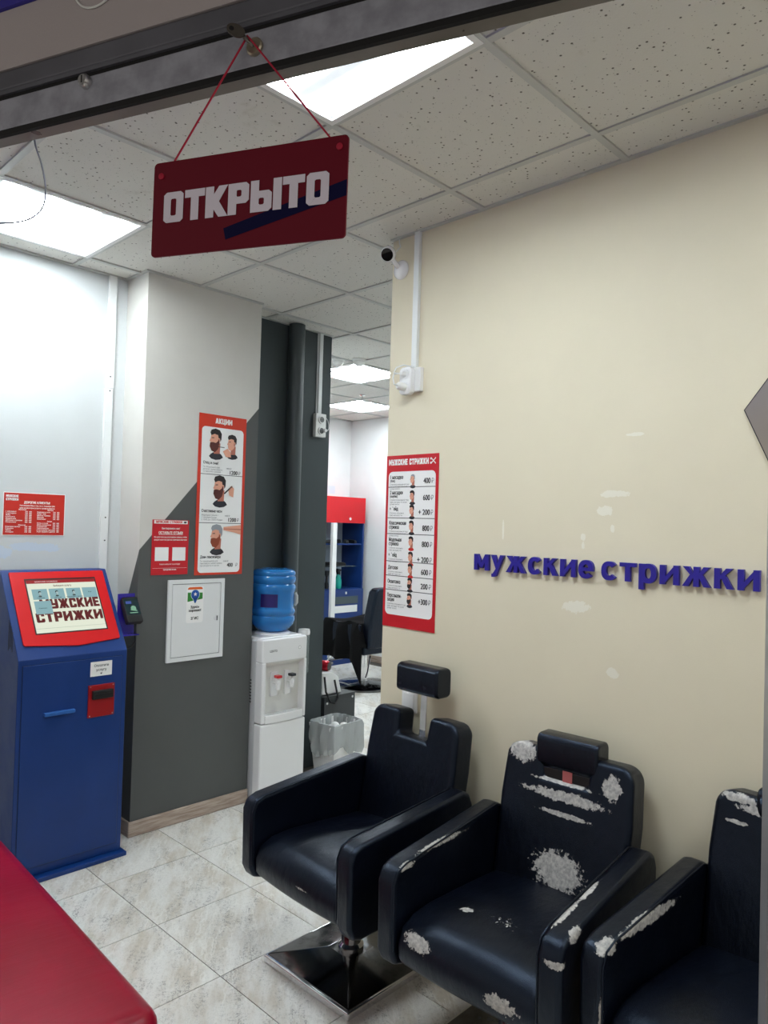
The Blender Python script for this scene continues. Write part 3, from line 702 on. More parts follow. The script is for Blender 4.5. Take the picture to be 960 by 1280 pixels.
# ---------------------------------------------------------------- notices and posters
def sheet(name, w_, h_, m, origin, u, label, cat, thick=.002, r=.0):
    o = MB().prism(rrect(-w_/2,-h_/2,w_/2,h_/2,r) if r else R4(-w_/2,-h_/2,w_/2,h_/2), 'z', -thick, 0).build(name, m, smooth=False, matrix=frame(origin, u))
    return tag(o, label, cat)
M['p_red'] = mat('red_print_sheet', rgb(196,36,22), .4); M['p_red2'] = mat('crimson_print_sheet', rgb(198,10,30), .38); M['p_orange'] = mat('orange_red_sheet', rgb(206,52,24), .38)
# pamphlet on the white wall
o = sheet('notice', .292, .208, INK['white'][1], (1.3665, LY-.0025, 1.625), UX, 'landscape red notice with small white price lists on the white wall', 'notice')
P = Print(o); P.rect('redsheet', -.143,-.101,.143,.101,0)
P.block('white','МУЖСКИЕ',-.134,.080,.012,.056,L=2); P.block('white','СТРИЖКИ',-.134,.064,.012,.056,L=2)
P.text('white','ДОРОГИЕ КЛИЕНТЫ!',0.01,.052,.015,.04,align='C',fit=.122)
P.text('white','Напоминаем Вам о том, что с 10 ноября 2024',.012,.0385,.0095,.02,align='C',fit=.165); P.text('white','цены на некоторые услуги в салоне изменятся',.012,.027,.0095,.02,align='C',fit=.165)
def rows(x, xw, y, names, dy=.0085, pr=True):
    for k, nme in enumerate(names):
        P.text('white', nme, x, y-k*dy, .0085, .03, fit=min(.075, .0052*len(nme)))
        if pr: P.text('white', '350', xw, y-k*dy, .0085, .03); P.text('white', '400', xw+.018, y-k*dy, .0085, .03)
P.text('white','Мужские',-.075,.019,.008,.03); rows(-.133,-.045,.009,('1 насадка','2 насадки','Фейд','Классика','Модельная','Детская стрижка','Окантовка'))
P.text('white','Женские',-.075,-.056,.008,.03); rows(-.133,-.045,-.064,('Кончики волос','Стрижка','Чёлка','Укладка'))
P.text('white','Прочее',.060,.019,.008,.03); rows(.012,.088,.009,('Борода и усы','Камуфляж','Мытьё головы','Массаж','Комплекс'))
P.text('white','Акции',.060,-.036,.008,.03); rows(.012,.088,-.045,('Отец и сын','День рождения','Студентам','Пенсионерам','Счастливые часы','Утро буднего дня'))
P.finish(dict(INK, redsheet=('red_field', M['p_red'])))
# red A4 on the column
o = sheet('notice', .213, .289, M['p_red2'], (1.979, CY-.0025, 1.472), UX, 'upright red notice with white heading and two white squares on the column', 'notice')
P = Print(o); P.rect('panel',-.098,.124,.098,.142,0); P.text('red','МУЖСКИЕ СТРИЖКИ',-.086,.1275,.017,.05,fit=.15,L=2); P.ell('line',.083,.133,.009,.005,1)
P.text('white','Вам понравилось у нас?',0,.095,.014,.02,align='C',fit=.105)
P.text('white','ОСТАВЬТЕ ОТЗЫВ!',0,.070,.019,.04,align='C',fit=.14); P.rect('white',-.07,.0655,.07,.067,2)
P.text('white','Мы работаем над улучшением сервиса, чтобы',0,.050,.0115,.02,align='C',fit=.19); P.text('white','каждый визит был для вас приятным событием',0,.036,.0115,.02,align='C',fit=.19)
P.rect('panel'+P.own(),-.088,-.071,-.010,.0,1); P.rect('panel'+P.own(),.012,-.071,.090,.0,1)
P.text('white','Наведите камеру телефона на квадрат',0,-.092,.010,.01,align='C',fit=.12); P.rect('white',-.1,-.110,.1,-.109,1)
P.text('white','Будем рады видеть вас снова',0,-.121,.011,.02,align='C',fit=.075); P.finish(INK)
# offers poster
o = sheet('offers_poster', .308, .888, M['p_orange'], (2.2815, CY-.0035, 1.7635), UX, 'tall red АКЦИИ poster with three portraits on the column', 'poster', .003)
P = Print(o); P.block('white','АКЦИИ',-.052,.396,.030,.108,L=2)
P.poly('panel', rrect(-.136,-.432,.136,.374,.022), 0)
for yy in (.112,-.157): P.rect('line'+P.own(),-.136,yy-.0015,.136,yy+.0015,1)
head(P,-.045,.298,.108,beard='beard',L=2); head(P,.062,.288,.088,look=-1,L=2)
P.poly('skin',[(.0,.245),(.03,.262),(.050,.245),(.055,.215),(.02,.215)],8); P.rect('line',-.03,.265,.01,.269,8)
head(P,-.010,.038,.112,beard='beard',L=2); P.poly('skin',[(.045,.03),(.062,.055),(.082,.04),(.078,-.01),(.05,.0)],8); P.poly('line',[(.015,.012),(.066,.055),(.071,.05),(.02,.005)],8)
head(P,-.020,-.232,.108,hair='silver',beard='ginger',L=2); P.poly('skin',[(.02,-.178),(.136,-.165),(.136,-.220),(.09,-.208),(.02,-.196)],8); P.poly('shade',[(.02,-.186),(.136,-.188),(.136,-.194),(.02,-.191)],9)
for yt, ttl, lines, old, new in ((.168,'Отец и сын!',('По специальной цене','детская стрижка вместе','со взрослой стрижкой'),'1400 ₽','1200 ₽'),(-.098,'Счастливые часы',('Модельная стрижка +','оформление бороды','с 10:00 до 13:00 в будни'),'1400 ₽','1200 ₽'),(-.352,'День пенсионера',('По понедельникам для','пенсионеров любая стрижка','при возрасте от 60 лет'),'550 ₽','400 ₽')):
    P.text('black',ttl,-.122,yt,.022,.03,fit=.0086*len(ttl))
    for k, s_ in enumerate(lines): P.text('grey',s_,-.122,yt-.020-k*.0125,.0125,.0,fit=.0056*len(s_))
    P.text('grey',old,.028,yt-.022,.013,.0,fit=.032); P.rect('grey',.026,yt-.018,.06,yt-.0168,3)
    P.text('black',new[:-2],.052,yt-.050,.031,.03,fit=.0125*len(new[:-2])); P.text('grey','₽',.108,yt-.05,.028,.0,fit=.014)
P.finish(INK)
# price list on the beige wall
o = sheet('price_list', .300, .750, M['p_red2'], (BX-.0035, 2.0985, 1.5535), UY, 'tall red and white МУЖСКИЕ СТРИЖКИ price list on the beige wall', 'poster', .003)
P = Print(o); P.block('white','МУЖСКИЕ СТРИЖКИ',-.136,.332,.026,.232,L=2,gap=.12)
for a in (1,-1): P.poly('white',[(.108,.345+a*.010),(.110,.345+a*.013),(.136,.345-a*.011),(.133,.345-a*.014)],2)
P.ell('white',.108,.336,.005,.005,2,n=10); P.ell('white',.108,.354,.005,.005,2,n=10)
P.poly('panel', rrect(-.136,-.322,.136,.304,.022), 0)
ys = [.304,.236,.101,.031,-.089,-.152,-.214,-.322]
for yy in ys[1:-1]: P.rect('line'+P.own(),-.136,yy-.0014,.136,yy+.0014,1)
items = [(.284,'1 насадка','(бокс)',3,'400',.262,0,'cape'),(.216,'2 насадки','(полубокс)',3,'600',.190,1,'cape'),(.145,'+ фейд',None,2,'+ 200',.128,1,'cape'),
 (.083,'Классическая','стрижка',3,'800',.060,1,'cape'),(.010,'Модельная','стрижка',2,'800',-.008,1,'red'),(-.057,'+ фейд',None,2,'+ 200',-.074,1,'red'),
 (-.112,'Детская',None,2,'600',-.126,1,'red'),(-.173,'Окантовка',None,2,'200',-.186,2,'cape'),(-.234,'Персонали-','зация',3,'+300',-.252,2,'cape')]
for (yt, a, b2, nl, pr, yc, st_, top) in items:
    P.text('black',a,-.124,yt-.012,.023,.03,fit=.0083*len(a)); y = yt-.012
    if b2: y -= .0135 if b2[0] == '(' else .018; P.text('black',b2,-.124,y,.015 if b2[0] == '(' else .023,.03,fit=(.0045 if b2[0] == '(' else .0083)*len(b2))
    for k in range(nl): P.text('grey',('Стрижка машинкой под','одну насадку по всей','длине волос','без перехода')[k][:(22 if nl > 2 else 15)],-.124,y-.014-k*.0095,.0095,.0)
    P.text('black',pr,.1-(.012*len(pr)-.036 if True else 0)-.03+.0,yc-.012,.033,.03,fit=.0125*len(pr)); P.text('grey','₽',.113,yc-.012,.030,.0,fit=.014)
    head(P,.008,yc+.006,.040,look=-1,hair='hair' if st_ else 'silver',beard='hair' if st_ == 2 else None,top=top,quiff=st_ > 0,L=2)
P.finish(INK)
# lettering on the beige wall: every letter a piece of its own
M['letter'] = mat('dark_blue_acrylic_letters', rgb(34,22,140), .35)
wl = empty('wall_lettering', (0,0,0), 0, 'raised dark blue letters reading мужские стрижки on the beige wall', 'sign')
wl.matrix_world = frame((BX, 1.7435, 1.456), UY)
word = 'мужские стрижки'
ST = .268
def arc(cx, cy, rx, ry, a0, a1, n=22, t=ST):
    out = []
    for k in range(n):
        q_ = []
        for a in (a0+(a1-a0)*k/n, a0+(a1-a0)*(k+1)/n):
            c_, s_ = math.cos(math.radians(a)), math.sin(math.radians(a))
            c2 = math.copysign(abs(c_)**.86, c_); s2_ = math.copysign(abs(s_)**.86, s_)
            q_.append(((cx+rx*c2, cy+ry*s2_), (cx+(rx-t)*c2, cy+(ry-t*.92)*s2_)))
        out.append([q_[0][1], q_[0][0], q_[1][0], q_[1][1]])
    return out
KD = [[(ST*.9,.40),(ST*.9+.02,.66),(.53,1),(.83,1)], [(.30,.55),(.50,.66),(.87,0),(.57,0)]]
LG = {'м': (1.06, [R4(0,0,ST,1), R4(1.06-ST,0,1.06,1), [(0,1),(ST*.98,1),(.60,.32),(.46,.12)], [(1.06,1),(.60,.12),(.46,.32),(1.06-ST*.98,1)]]),
 'у': (.90, [[(0,1),(.27,1),(.56,.24),(.42,.0)], [(.90,1),(.40,-.18),(.13,-.18),(.36,.16),(.64,1)], R4(.06,-.36,.24,-.16), [(.24,-.36),(.36,-.30),(.44,-.12),(.2,-.16)]]),
 'ж': (1.32, [R4(.66-ST/2,0,.66+ST/2,1), [(.55,.40),(.55,.64),(.32,1),(.02,1)], [(.56,.52),(.38,.62),(0,0),(.30,0)], [(.77,.40),(.77,.64),(1.0,1),(1.30,1)], [(.76,.52),(.94,.62),(1.32,0),(1.02,0)]]),
 'с': (.84, arc(.43,.5,.43,.52,38,322)), 'к': (.87, [R4(0,0,ST,1)]+KD),
 'и': (.94, [R4(0,0,ST,1), R4(.94-ST,0,.94,1), [(ST*.9,.04),(ST*.9,.36),(.94-ST*.9,.96),(.94-ST*.9,.64)]]),
 'е': (.86, arc(.43,.5,.43,.52,0,318)+[R4(.12,.40,.85,.60)]), 'т': (.86, [R4(0,.78,.86,1), R4(.43-ST/2,0,.43+ST/2,.9)]),
 'р': (.90, [R4(0,-.36,ST,1)]+arc(.47,.5,.43,.52,-180,180,30))}
XH = .0625; total = 1.047; SP = .46; GAP = .165
wsum = sum(LG[c_][0] for c_ in word if c_ != ' ')+GAP*(len(word)-3)+SP
kx = total/wsum; x = 0
for ch in word:
    if ch == ' ': x += (SP-GAP)*kx; continue
    w_, polys = LG[ch]; mb = MB()
    for n_, p in enumerate(polys):
        mb.prism([(x+a*kx, b_*XH) for a, b_ in p], 'z', .002, .016+n_*1e-5)
    mb.build('letter', M['letter'], wl, smooth=False); x += (w_+GAP)*kx
# grey hexagonal panel
hx_ = [(.30*math.cos(math.radians(180-6-60*k)), .30*math.sin(math.radians(180-6-60*k))) for k in range(6)]
hp = MB().prism(hx_, 'z', 0, .004).build('hexagon_panel', mat('smoked_mirror', rgb(168,160,148), .3, .8), smooth=False, matrix=frame((BX-.0005, .452, 1.968), UY))
tag(hp, 'grey smoked hexagonal mirror panel cut off at the right edge', 'mirror')
MB().prism([(x*1.012, y*1.012) for x, y in hx_], 'z', .0, .002).build('dark_rim', M['black'], hp, smooth=False)

# ---------------------------------------------------------------- electrical hatch on the column
hm = mat('white_enamel', rgb(226,228,228), .35)
hd = empty('access_hatch', (2.145, CY, 1.080), 0, 'white metal access hatch low on the grey column below the posters', 'hatch')
w2, h2 = .173, .218
fr = MB(); t_ = .022
for a in ((-w2,w2,h2-t_,h2),(-w2,w2,-h2,-h2+t_),(-w2,-w2+t_,-h2+t_,h2-t_),(w2-t_,w2,-h2+t_,h2-t_)): fr.box(a[0],a[1],-.012,0,a[2],a[3])
fr.build('frame', hm, hd, smooth=False)
B(-w2+t_,w2-t_,-.004,-.001,-h2+t_,h2-t_).build('gap', M['kdark'], hd, smooth=False)
dr = B(-w2+t_+.003,w2-t_-.003,-.011,-.002,-h2+t_+.003,h2-t_-.003).build('door', hm, hd, bevel=.001, seg=1)
MB().lathe([(.014,-.014),(.014,-.011)], (.125,0,.0), 20, 'y').build('latch', hm, dr); B(.125,.131,-.0146,-.0138,-.013,.013).build('latch_slot', M['kdark'], dr, smooth=False)
stk = tag(MB().prism(rrect(-.041,-.078,.041,.078,.011), 'z', 0, .0008).build('sticker', INK['panel'][1], smooth=False, matrix=frame((2.132, CY-.0112, 1.163), UX) @ Matrix.Scale(1.28, 4)), 'white sticker with a blue star pin and colour stripes on the hatch', 'sticker')
P = Print(stk, .0011)
tp = rrect(-.036,.02,.036,.073,.010); P.poly('orange',[p for p in tp if p[1] > .045]+[(-.036,.053),(.036,.050)][0:0],0)
P.poly('green',[(-.036,.053),(.036,.050),(.036,.022),(-.036,.012)],0); P.poly('pale',[(-.036,.0535),(.036,.0505),(.036,.048),(-.036,.0505)],1)
P.ell('pale',0,.041,.0215,.0225,2); P.poly('pale',[(-.013,.026),(.013,.026),(.0035,.004),(-.0035,.004)],2)
P.ell('blue',0,.041,.0195,.0205,3); P.poly('blue',[(-.012,.027),(.012,.027),(.0022,.006),(-.0022,.006)],3)
P.poly('white',[((.0095 if k % 2 == 0 else .004)*math.sin(k*PI/5), .043+(.0095 if k % 2 == 0 else .004)*math.cos(k*PI/5)) for k in range(10)],5)
P.text('black','Здесь',0,-.016,.015,.04,align='C'); P.text('black','хорошо!',0,-.030,.015,.04,align='C'); P.text('black','2ГИС',0,-.064,.016,.03,align='C',fit=.036); P.finish(INK)

# ---------------------------------------------------------------- water cooler
wc = empty('water_cooler', (2.692, 3.385, 0), 0, 'white floor-standing water cooler between grey column and dark wall', 'cooler')
W = .165; WG = M['white_gloss']; wg2 = mat('warm_white_plastic', rgb(226,225,220), .32); cool = mat('pale_grey_side', rgb(186,188,190), .4)
B(-W,W,.06,.31,.02,.935).build('body', cool, wc, bevel=.012, seg=3)
B(-W,W,.0,.075,.455,.935).box(0,0,0,0,0,0) if False else None
f1 = MB().box(-W,-W+.035,0,.07,.46,.93).box(W-.025,W,0,.07,.46,.93)
B(-W,W,.0,.07,.02,.455).build('lower_door', WG, wc, bevel=.010, seg=3)
B(-W,-W+.030,.0,.07,.46,.81).build('side_stile', WG, wc, bevel=.008, seg=2); B(W-.022,W,.0,.07,.46,.81).build('side_stile', WG, wc, bevel=.008, seg=2)
B(-W,W,.0,.07,.805,.945).build('upper_panel', WG, wc, bevel=.012, seg=3)
B(-W+.01,W-.01,.04,.31,.93,.95).build('top', WG, wc, bevel=.008, seg=3)
B(-W+.028,W-.02,.052,.062,.46,.81).build('recess_back', wg2, wc, smooth=False)
MB().prism([(.055,.81),(.003,.81),(.052,.775)], 'x', -W+.028, W-.02).build('recess_hood', wg2, wc, smooth=False)
dt = MB().prism([(-W+.03,.002),(-.05,-.008),(.05,-.008),(W-.022,.002),(W-.022,.055),(-W+.03,.055)], 'z', .458, .505).build('drip_tray', WG, wc, bevel=.004, seg=2)
for k in range(9): B(-.10+.022*k,-.088+.022*k,.008,.045,.5045,.506).build('tray_slot', cool, dt, smooth=False)
for x, c_, nm in ((-.045, rgb(206,30,40), 'red'), (.058, rgb(30,34,40), 'black')):
    tp = MB().lathe([(.017,-.004),(.017,.052)], (x,0,.69), 16, 'y').build('tap', WG, wc)
    MB().tube([(x,.02,.705),(x,.006,.68),(x,.004,.645)], [.017,.016,.013], 10).build('spout', WG, tp)
    B(x-.017,x+.017,-.012,.024,.713,.728).build('tap_lever', mat('tap_'+nm, c_, .35), tp, bevel=.002, seg=2)
    B(x-.025,x+.025,.040,.053,.60,.745).build('tap_plate', WG, tp, bevel=.004, seg=2)
for k in range(8):
    B(-W-.0015,-W+.002,.10,.20,.57+.018*k,.578+.018*k).build('louvre', M['dark_panel'], wc, smooth=False)
P = PrintOn(wc, frame((0,-.0004,0), UX)); P.text('black','LESOTO',-.115,.868,.018,.02,fit=.052); P.ell('grey',.105,.878,.010,.010,0); P.ell('panel',.105,.878,.0085,.0085,1)
P.finish(dict(INK, black=('maker_mark', INK['black'][1]), grey=('sticker_ring', INK['grey'][1]), panel=('sticker_disc', INK['panel'][1])))
MB().lathe([(.108,.948),(.108,.956),(.098,.964),(.09,.9645)], (.025,.165,0), 32).build('bottle_collar', WG, wc)
t = NT('blue_polycarbonate'); t.base(rgb(56,148,226)); t.rough(.10); t.b.inputs['Transmission Weight'].default_value = .42; t.b.inputs['IOR'].default_value = 1.25
t.b.inputs['Coat Weight'].default_value = .4; M['bottle'] = t.m
bo = empty('water_bottle', (2.717, 3.55, .966), 0, 'large blue ribbed water bottle upside down on the white cooler', 'bottle')
prof = [(.082,.0),(.104,.016),(.124,.040),(.133,.068),(.131,.088),(.124,.096),(.131,.106),(.135,.12),(.129,.135),(.124,.142),(.125,.232),(.131,.244),(.135,.262),(.131,.278),(.124,.286),(.131,.295),(.135,.312),(.131,.327),(.126,.334),(.131,.343),(.129,.358),(.116,.370),(.09,.374),(.06,.368)]
MB().lathe(prof, (0,0,0), 48).build('shell', M['bottle'], bo)
MB().tube([(.098,-.078,.155),(.106,-.086,.17),(.106,-.086,.21),(.098,-.078,.225)], [.012,.012,.012,.012], 10).build('handle', mat('pale_handle', rgb(176,178,176), .4), bo)
lb = MB(); vv = []; ff = []
for k in range(9):
    a = math.radians(196+6*k)
    for z in (.150,.228): vv.append((.1268*math.cos(a), .1268*math.sin(a), z))
for k in range(8): ff.append((2*k,2*k+2,2*k+3,2*k+1))
lb.add(vv, ff).build('label', mat('dark_violet_label', rgb(34,26,96), .35), bo, fix=False)
cp = empty('cup_holder', (2.898, 3.47, .70), 0, 'clear plastic cup tube with white cap on the cooler side', 'holder')
t = mat('clear_plastic', rgb(214,226,226), .15, trans=.85, ior=1.15)
MB().lathe([(.030,0),(.033,.01),(.033,.24)], (0,0,0), 24).build('tube', t, cp)
MB().lathe([(.036,.235),(.038,.25),(.034,.268),(.01,.272)], (0,0,0), 24).build('cap', WG, cp)
B(-.036,-.028,-.01,.01,.05,.2).build('clip', WG, cp, smooth=False)
# cable hanging between column and cooler
cable('cable', [(2.5225,3.60,.95),(2.5223,3.55,.60),(2.5225,3.51,.40),(2.5225,3.505,.30),(2.5225,3.53,.20)], .0022, M['bar_white'], 'thin white cable hanging between the grey column and the water cooler')

# ---------------------------------------------------------------- pipe, cable channels, sockets
pp = tag(MB().lathe([(.052,0),(.052,2.89)], (2.925, 3.662, 0), 32).build('pipe', mat('dark_pipe_paint', rgb(58,66,68), .4)), 'dark grey painted vertical pipe in front of the dark wall', 'pipe')
def channel(label, x0, x1, y0, y1, z0, z1):
    return tag(B(x0,x1,y0,y1,z0,z1).build('cable_channel', M['bar_white'], bevel=.002, seg=2), label, 'channel')
ch1 = empty('cable_channel', (1.717, LY, 0), 0, 'white cable channel running up the white wall beside the column', 'channel')
B(-.021,.021,-.018,0,2.30,2.893).build('upper_length', M['bar_white'], ch1, bevel=.002, seg=2)
B(-.025,.017,-.018,0,.02,2.298).build('lower_length', M['bar_white'], ch1, bevel=.002, seg=2)
for z in (2.36,2.285,1.62,1.50): MB().lathe([(.004,-.0195),(.004,-.018)], (0,0,z), 8, 'y').build('screw', M['dark_panel'], ch1)
channel('thin white cable channel on the dark wall above the double socket', 3.152, 3.182, LY-.016, LY, 2.345, 2.893)
ch3 = channel('white cable channel on the beige wall between ceiling and socket', BX-.018, BX, 2.078, 2.108, 2.30, 2.893)
B(3.142,3.148,LY-.008,LY,2.345,2.893).build('thin_cable', M['bar_white'], smooth=False); o = bpy.data.objects['thin_cable']; tag(o, 'thin white cable running along the channel on the dark wall', 'cable'); o.name = 'cable'
# double socket on the dark wall
so = empty('wall_socket', (3.168, LY, 2.275), 0, 'white double socket on the dark wall below its channel', 'socket')
B(-.045,.045,-.032,0,-.078,.078).build('housing', M['white'], so, bevel=.004, seg=2)
for z in (.037,-.037):
    rg = MB().lathe([(.026,-.040),(.026,-.030)], (0,0,z), 24, 'y').build('socket_ring', M['white'], so)
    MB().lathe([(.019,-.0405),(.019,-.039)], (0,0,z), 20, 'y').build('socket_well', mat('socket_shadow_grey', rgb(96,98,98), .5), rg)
    for dx in (-.008,.008): MB().lathe([(.003,-.042),(.003,-.040)], (dx,0,z), 8, 'y').build('contact_hole', M['kdark'], rg)
MB().tube([(.015,-.036,-.036),(.034,-.060,-.034),(.05,-.055,-.02),(.062,-.04,.01),(.060,-.03,.04),(.044,-.02,.062)], .0022, 6).build('lead', M['bar_white'], so)
MB().lathe([(.011,-.058),(.013,-.038)], (.022,0,-.034), 14, 'y').build('plug', WG, so)
# sockets with two plugs on the beige wall (local: x right, y up, z out)
s2 = empty('wall_socket', (0,0,0), 0, 'white socket block with two plugs high on the beige wall', 'socket'); s2.matrix_world = frame((BX, 2.10, 2.245), UY)
def inf(mb, name, m, par, **k): o = mb.build(name, m, **k); o.parent = par; return o
inf(B(-.03,.052,-.048,.055,0,.022), 'back_box', M['white'], s2, bevel=.003, seg=2)
inf(MB().prism(rrect(-.045,-.062,.022,.058,.02), 'z', .02, .05), 'socket_body', WG, s2, bevel=.005, seg=2)
for k, y in enumerate((.026,-.030)):
    inf(MB().lathe([(.021,.05),(.021,.053),(.017,.053),(.017,.051)], (-.012,y,0), 24), 'socket_ring', WG, s2)
inf(MB().lathe([(.017,.05),(.017,.085),(.010,.095)], (-.012,-.030,0), 20), 'plug', M['white'], s2)
inf(B(-.022,-.002,.018,.034,.05,.075), 'plug', M['white'], s2, bevel=.004, seg=2)
inf(MB().tube([(-.012,-.030,.09),(-.012,-.028,.115),(-.02,.0,.115),(-.028,.02,.10),(-.025,.024,.08)], .003, 6), 'lead', M['bar_white'], s2)
inf(MB().tube([(-.02,.026,.07),(-.045,.030,.085),(-.045,.055,.07),(-.02,.066,.05),(.005,.06,.03),(.01,.06,.012)], .003, 6), 'lead', M['bar_white'], s2)
# light switch behind the raised headrest
sw = empty('light_switch', (0,0,0), 0, 'white light switch on the beige wall behind the raised headrest', 'switch'); sw.matrix_world = frame((BX, 2.072, .878), UY)
inf(MB().prism(rrect(-.042,-.048,.042,.048,.005), 'z', 0, .010), 'frame', M['white'], sw, bevel=.002, seg=2)
inf(MB().prism(rrect(-.027,-.032,.027,.032,.002), 'z', .009, .013), 'rocker', WG, sw, bevel=.0015, seg=2)
# security camera
sc = empty('security_camera', (0,0,0), 0, 'small white round security camera at the end of the beige wall', 'camera'); sc.matrix_world = frame((BX, 2.195, 2.752), UY)
inf(MB().lathe([(.042,0),(.042,.006),(.036,.014),(.02,.018),(.006,.02)], (0,0,0), 28), 'base', WG, sc)
inf(MB().tube([(-.005,.01,.015),(-.01,.03,.04),(-.012,.045,.05)], [.012,.010,.010], 12), 'stem', WG, sc)
hdm = Matrix.Translation((-.020,.058,.066)) @ Vector((.36,-.52,.9)).to_track_quat('Z', 'Y').to_matrix().to_4x4()
o = inf(MB().lathe([(.012,-.030),(.026,-.024),(.033,-.008),(.034,.012),(.031,.018),(.029,.0185)], (0,0,0), 32), 'head', WG, sc); o.matrix_local = hdm
o2 = inf(MB().lathe([(.0275,.0187),(.0275,.0195),(.02,.0205)], (0,0,0), 28), 'lens_face', mat('camera_glass', rgb(6,6,10), .08), o)
inf(MB().tube([(-.01,.075,.03),(.0,.10,.012),(-.015,.125,.004),(-.016,.143,.004)], .0025, 6), 'lead', M['bar_white'], sc)
# loose cable hanging below the ceiling at the left
cable('cable', [(.855,2.455,H),(.861,2.451,2.818),(.877,2.436,2.754),(.889,2.426,2.677),(.885,2.431,2.617),(.862,2.456,2.58),(.826,2.493,2.563),(.79,2.53,2.559),(.737,2.586,2.547),(.62,2.66,2.60),(.55,2.7,H)], .003, mat('grey_cable', rgb(140,142,148), .5), 'loose pale cable drooping from the ceiling before the left light')
# ceiling devices in the far room
for nm, c_, r, lab in (('smoke_detector', (3.86,4.06), .05, 'white smoke detector on the ceiling beside a lit panel'), ('smoke_detector', (3.76,4.19), .045, 'white detector half hidden behind the dark wall edge')):
    e = empty(nm, (c_[0], c_[1], H), 0, lab, 'detector')
    MB().lathe([(r,-.004),(r*1.0,-.012),(r*.9,-.03),(r*.55,-.046),(r*.2,-.048)], (0,0,0), 28).build('dome', M['white'], e)
    MB().lathe([(r*.95,-.016),(r*.97,-.018),(r*.93,-.022)], (0,0,0), 28).build('vent_ring', M['dark_panel'], e)
    MB().lathe([(r*1.1,.002),(r*1.1,-.005)], (0,0,0), 28).build('base', M['white'], e)
e = empty('sprinkler', (4.93, 5.13, H), 0, 'small metal sprinkler head hanging from the far ceiling', 'sprinkler')
MB().lathe([(.03,0),(.03,-.006),(.012,-.012),(.012,-.045),(.006,-.05)], (0,0,0), 16).build('body', M['chrome'], e)
MB().tube([(-.012,0,-.045),(-.018,0,-.07),(0,0,-.09),(.018,0,-.07),(.012,0,-.045)], .003, 6).build('yoke', M['chrome'], e)
MB().lathe([(.022,-.09),(.022,-.094)], (0,0,0), 16).build('deflector', M['chrome'], e)

# ---------------------------------------------------------------- waste bin, side cabinet, dryer
bn = empty('waste_bin', (3.215, 3.50, 0), math.radians(4), 'white waste bin with a crumpled clear bag before the dark wall', 'bin')
def tap(z): return .095+.032*z/.34
vs_ = []; fs_ = []
rings = [(.0,0),(.34,0),(.34,-.006),(.02,-.006)]
for z, d in rings:
    k = tap(z)+d
    for a, b_ in ((-1,-1),(1,-1),(1,1),(-1,1)): vs_.append((a*k*1.05, b_*k*.9, z))
for k in range(3):
    for i in range(4): fs_.append((k*4+i, k*4+(i+1)%4, k*4+4+(i+1)%4, k*4+4+i))
fs_ += [(3,2,1,0),(12,13,14,15)]
MB().add(vs_, fs_).build('shell', M['white'], bn, bevel=.006, seg=2)
rb = random.Random(3); n = 56; rows_ = [(.22,.97,.030),(.17,1.04,.016),(.21,1.10,.014),(.27,1.09,.011),(.325,1.06,.007),(.352,1.04,.006),(.355,.97,.005),(.33,.90,.010),(.25,.86,.016)][1:]
vs_ = []; fs_ = []
ph = [rb.uniform(0,6.28) for _ in range(4)]
for ri, (z, sc_, am) in enumerate(rows_):
    for i in range(n):
        a = 2*PI*i/n; k = tap(.34)*sc_
        c_, s_ = math.cos(a), math.sin(a); q_ = max(abs(c_), abs(s_))**.8
        dz = (.028*math.sin(3*a+ph[0])+.016*math.sin(7*a+ph[1])) if ri < 2 else 0
        nn = am*(math.sin(9*a+ph[2]+ri*.5)*.6+math.sin(23*a+ph[3]-ri)*.5+rb.uniform(-.4,.4))
        vs_.append(((k+nn)*c_/q_*1.05, (k+nn)*s_/q_*.92, z+dz+rb.uniform(-.003,.003)))
for r in range(len(rows_)-1):
    for i in range(n): j = (i+1) % n; fs_.append((r*n+i, r*n+j, (r+1)*n+j, (r+1)*n+i))
MB().add(vs_, fs_).build('bag', mat('crumpled_clear_bag', rgb(200,204,204), .22, trans=.35, ior=1.1), bn, fix=False)
pv = []
for k in range(3):
    c_ = Vector(((-.055,.0,.0),(.02,.035,.0),(.03,-.04,.01))[k])+Vector((0,0,.30))
    o = MB().lathe([(.004,-.03),(.026,-.018),(.034,0),(.024,.018),(.004,.028)], c_, 9, 'z', lambda a, z: 1+.22*math.sin(5*a+z*90)).build('crumpled_paper', M['white'])
    o.name = 'crumpled_paper'; tag(o, ('leftmost','rear','front right')[k]+' ball of crumpled white paper in the waste bin', 'paper', 'papers in the waste bin'); o.location = (3.215,3.50,0)
cb = empty('side_cabinet', (3.29, LY, 0), 0, 'low dark grey laminate cabinet seen side-on beyond the bin', 'cabinet')
CH = .445
B(0,.285,-.012,.004,.0,CH).build('side_panel', M['dark_panel'], cb, bevel=.001, seg=1)
B(.0,.285,.004,.50,.0,CH-.002).build('body', M['dark_panel'], cb, smooth=False)
for x, z in ((.025,.40),(.26,.415),(.025,.24),(.255,.25)): MB().lathe([(.008,-.0135),(.008,-.011)], (x,0,z), 12, 'y').build('screw_cap', M['white'], cb)
bx = empty('white_box', (3.30, 3.745, CH+.001), 0, 'small white appliance box with a black strap on the side cabinet', 'box')
MB().prism([(.0,0),(.185,0),(.15,.115),(.09,.155),(.0,.155)], 'y', 0, .16).build('shell', M['white'], bx, bevel=.008, seg=2)
MB().tube([(.01,-.012,.13),(.012,-.03,.03),(.03,-.056,-.035),(.075,-.056,-.05),(.105,-.052,-.02),(.10,-.015,.10)], .007, 8).build('strap', M['black'], bx)
hdry = empty('hair_dryer', (3.36, 3.82, CH+.155+.036), math.radians(20), 'red hair dryer lying on the white box', 'dryer')
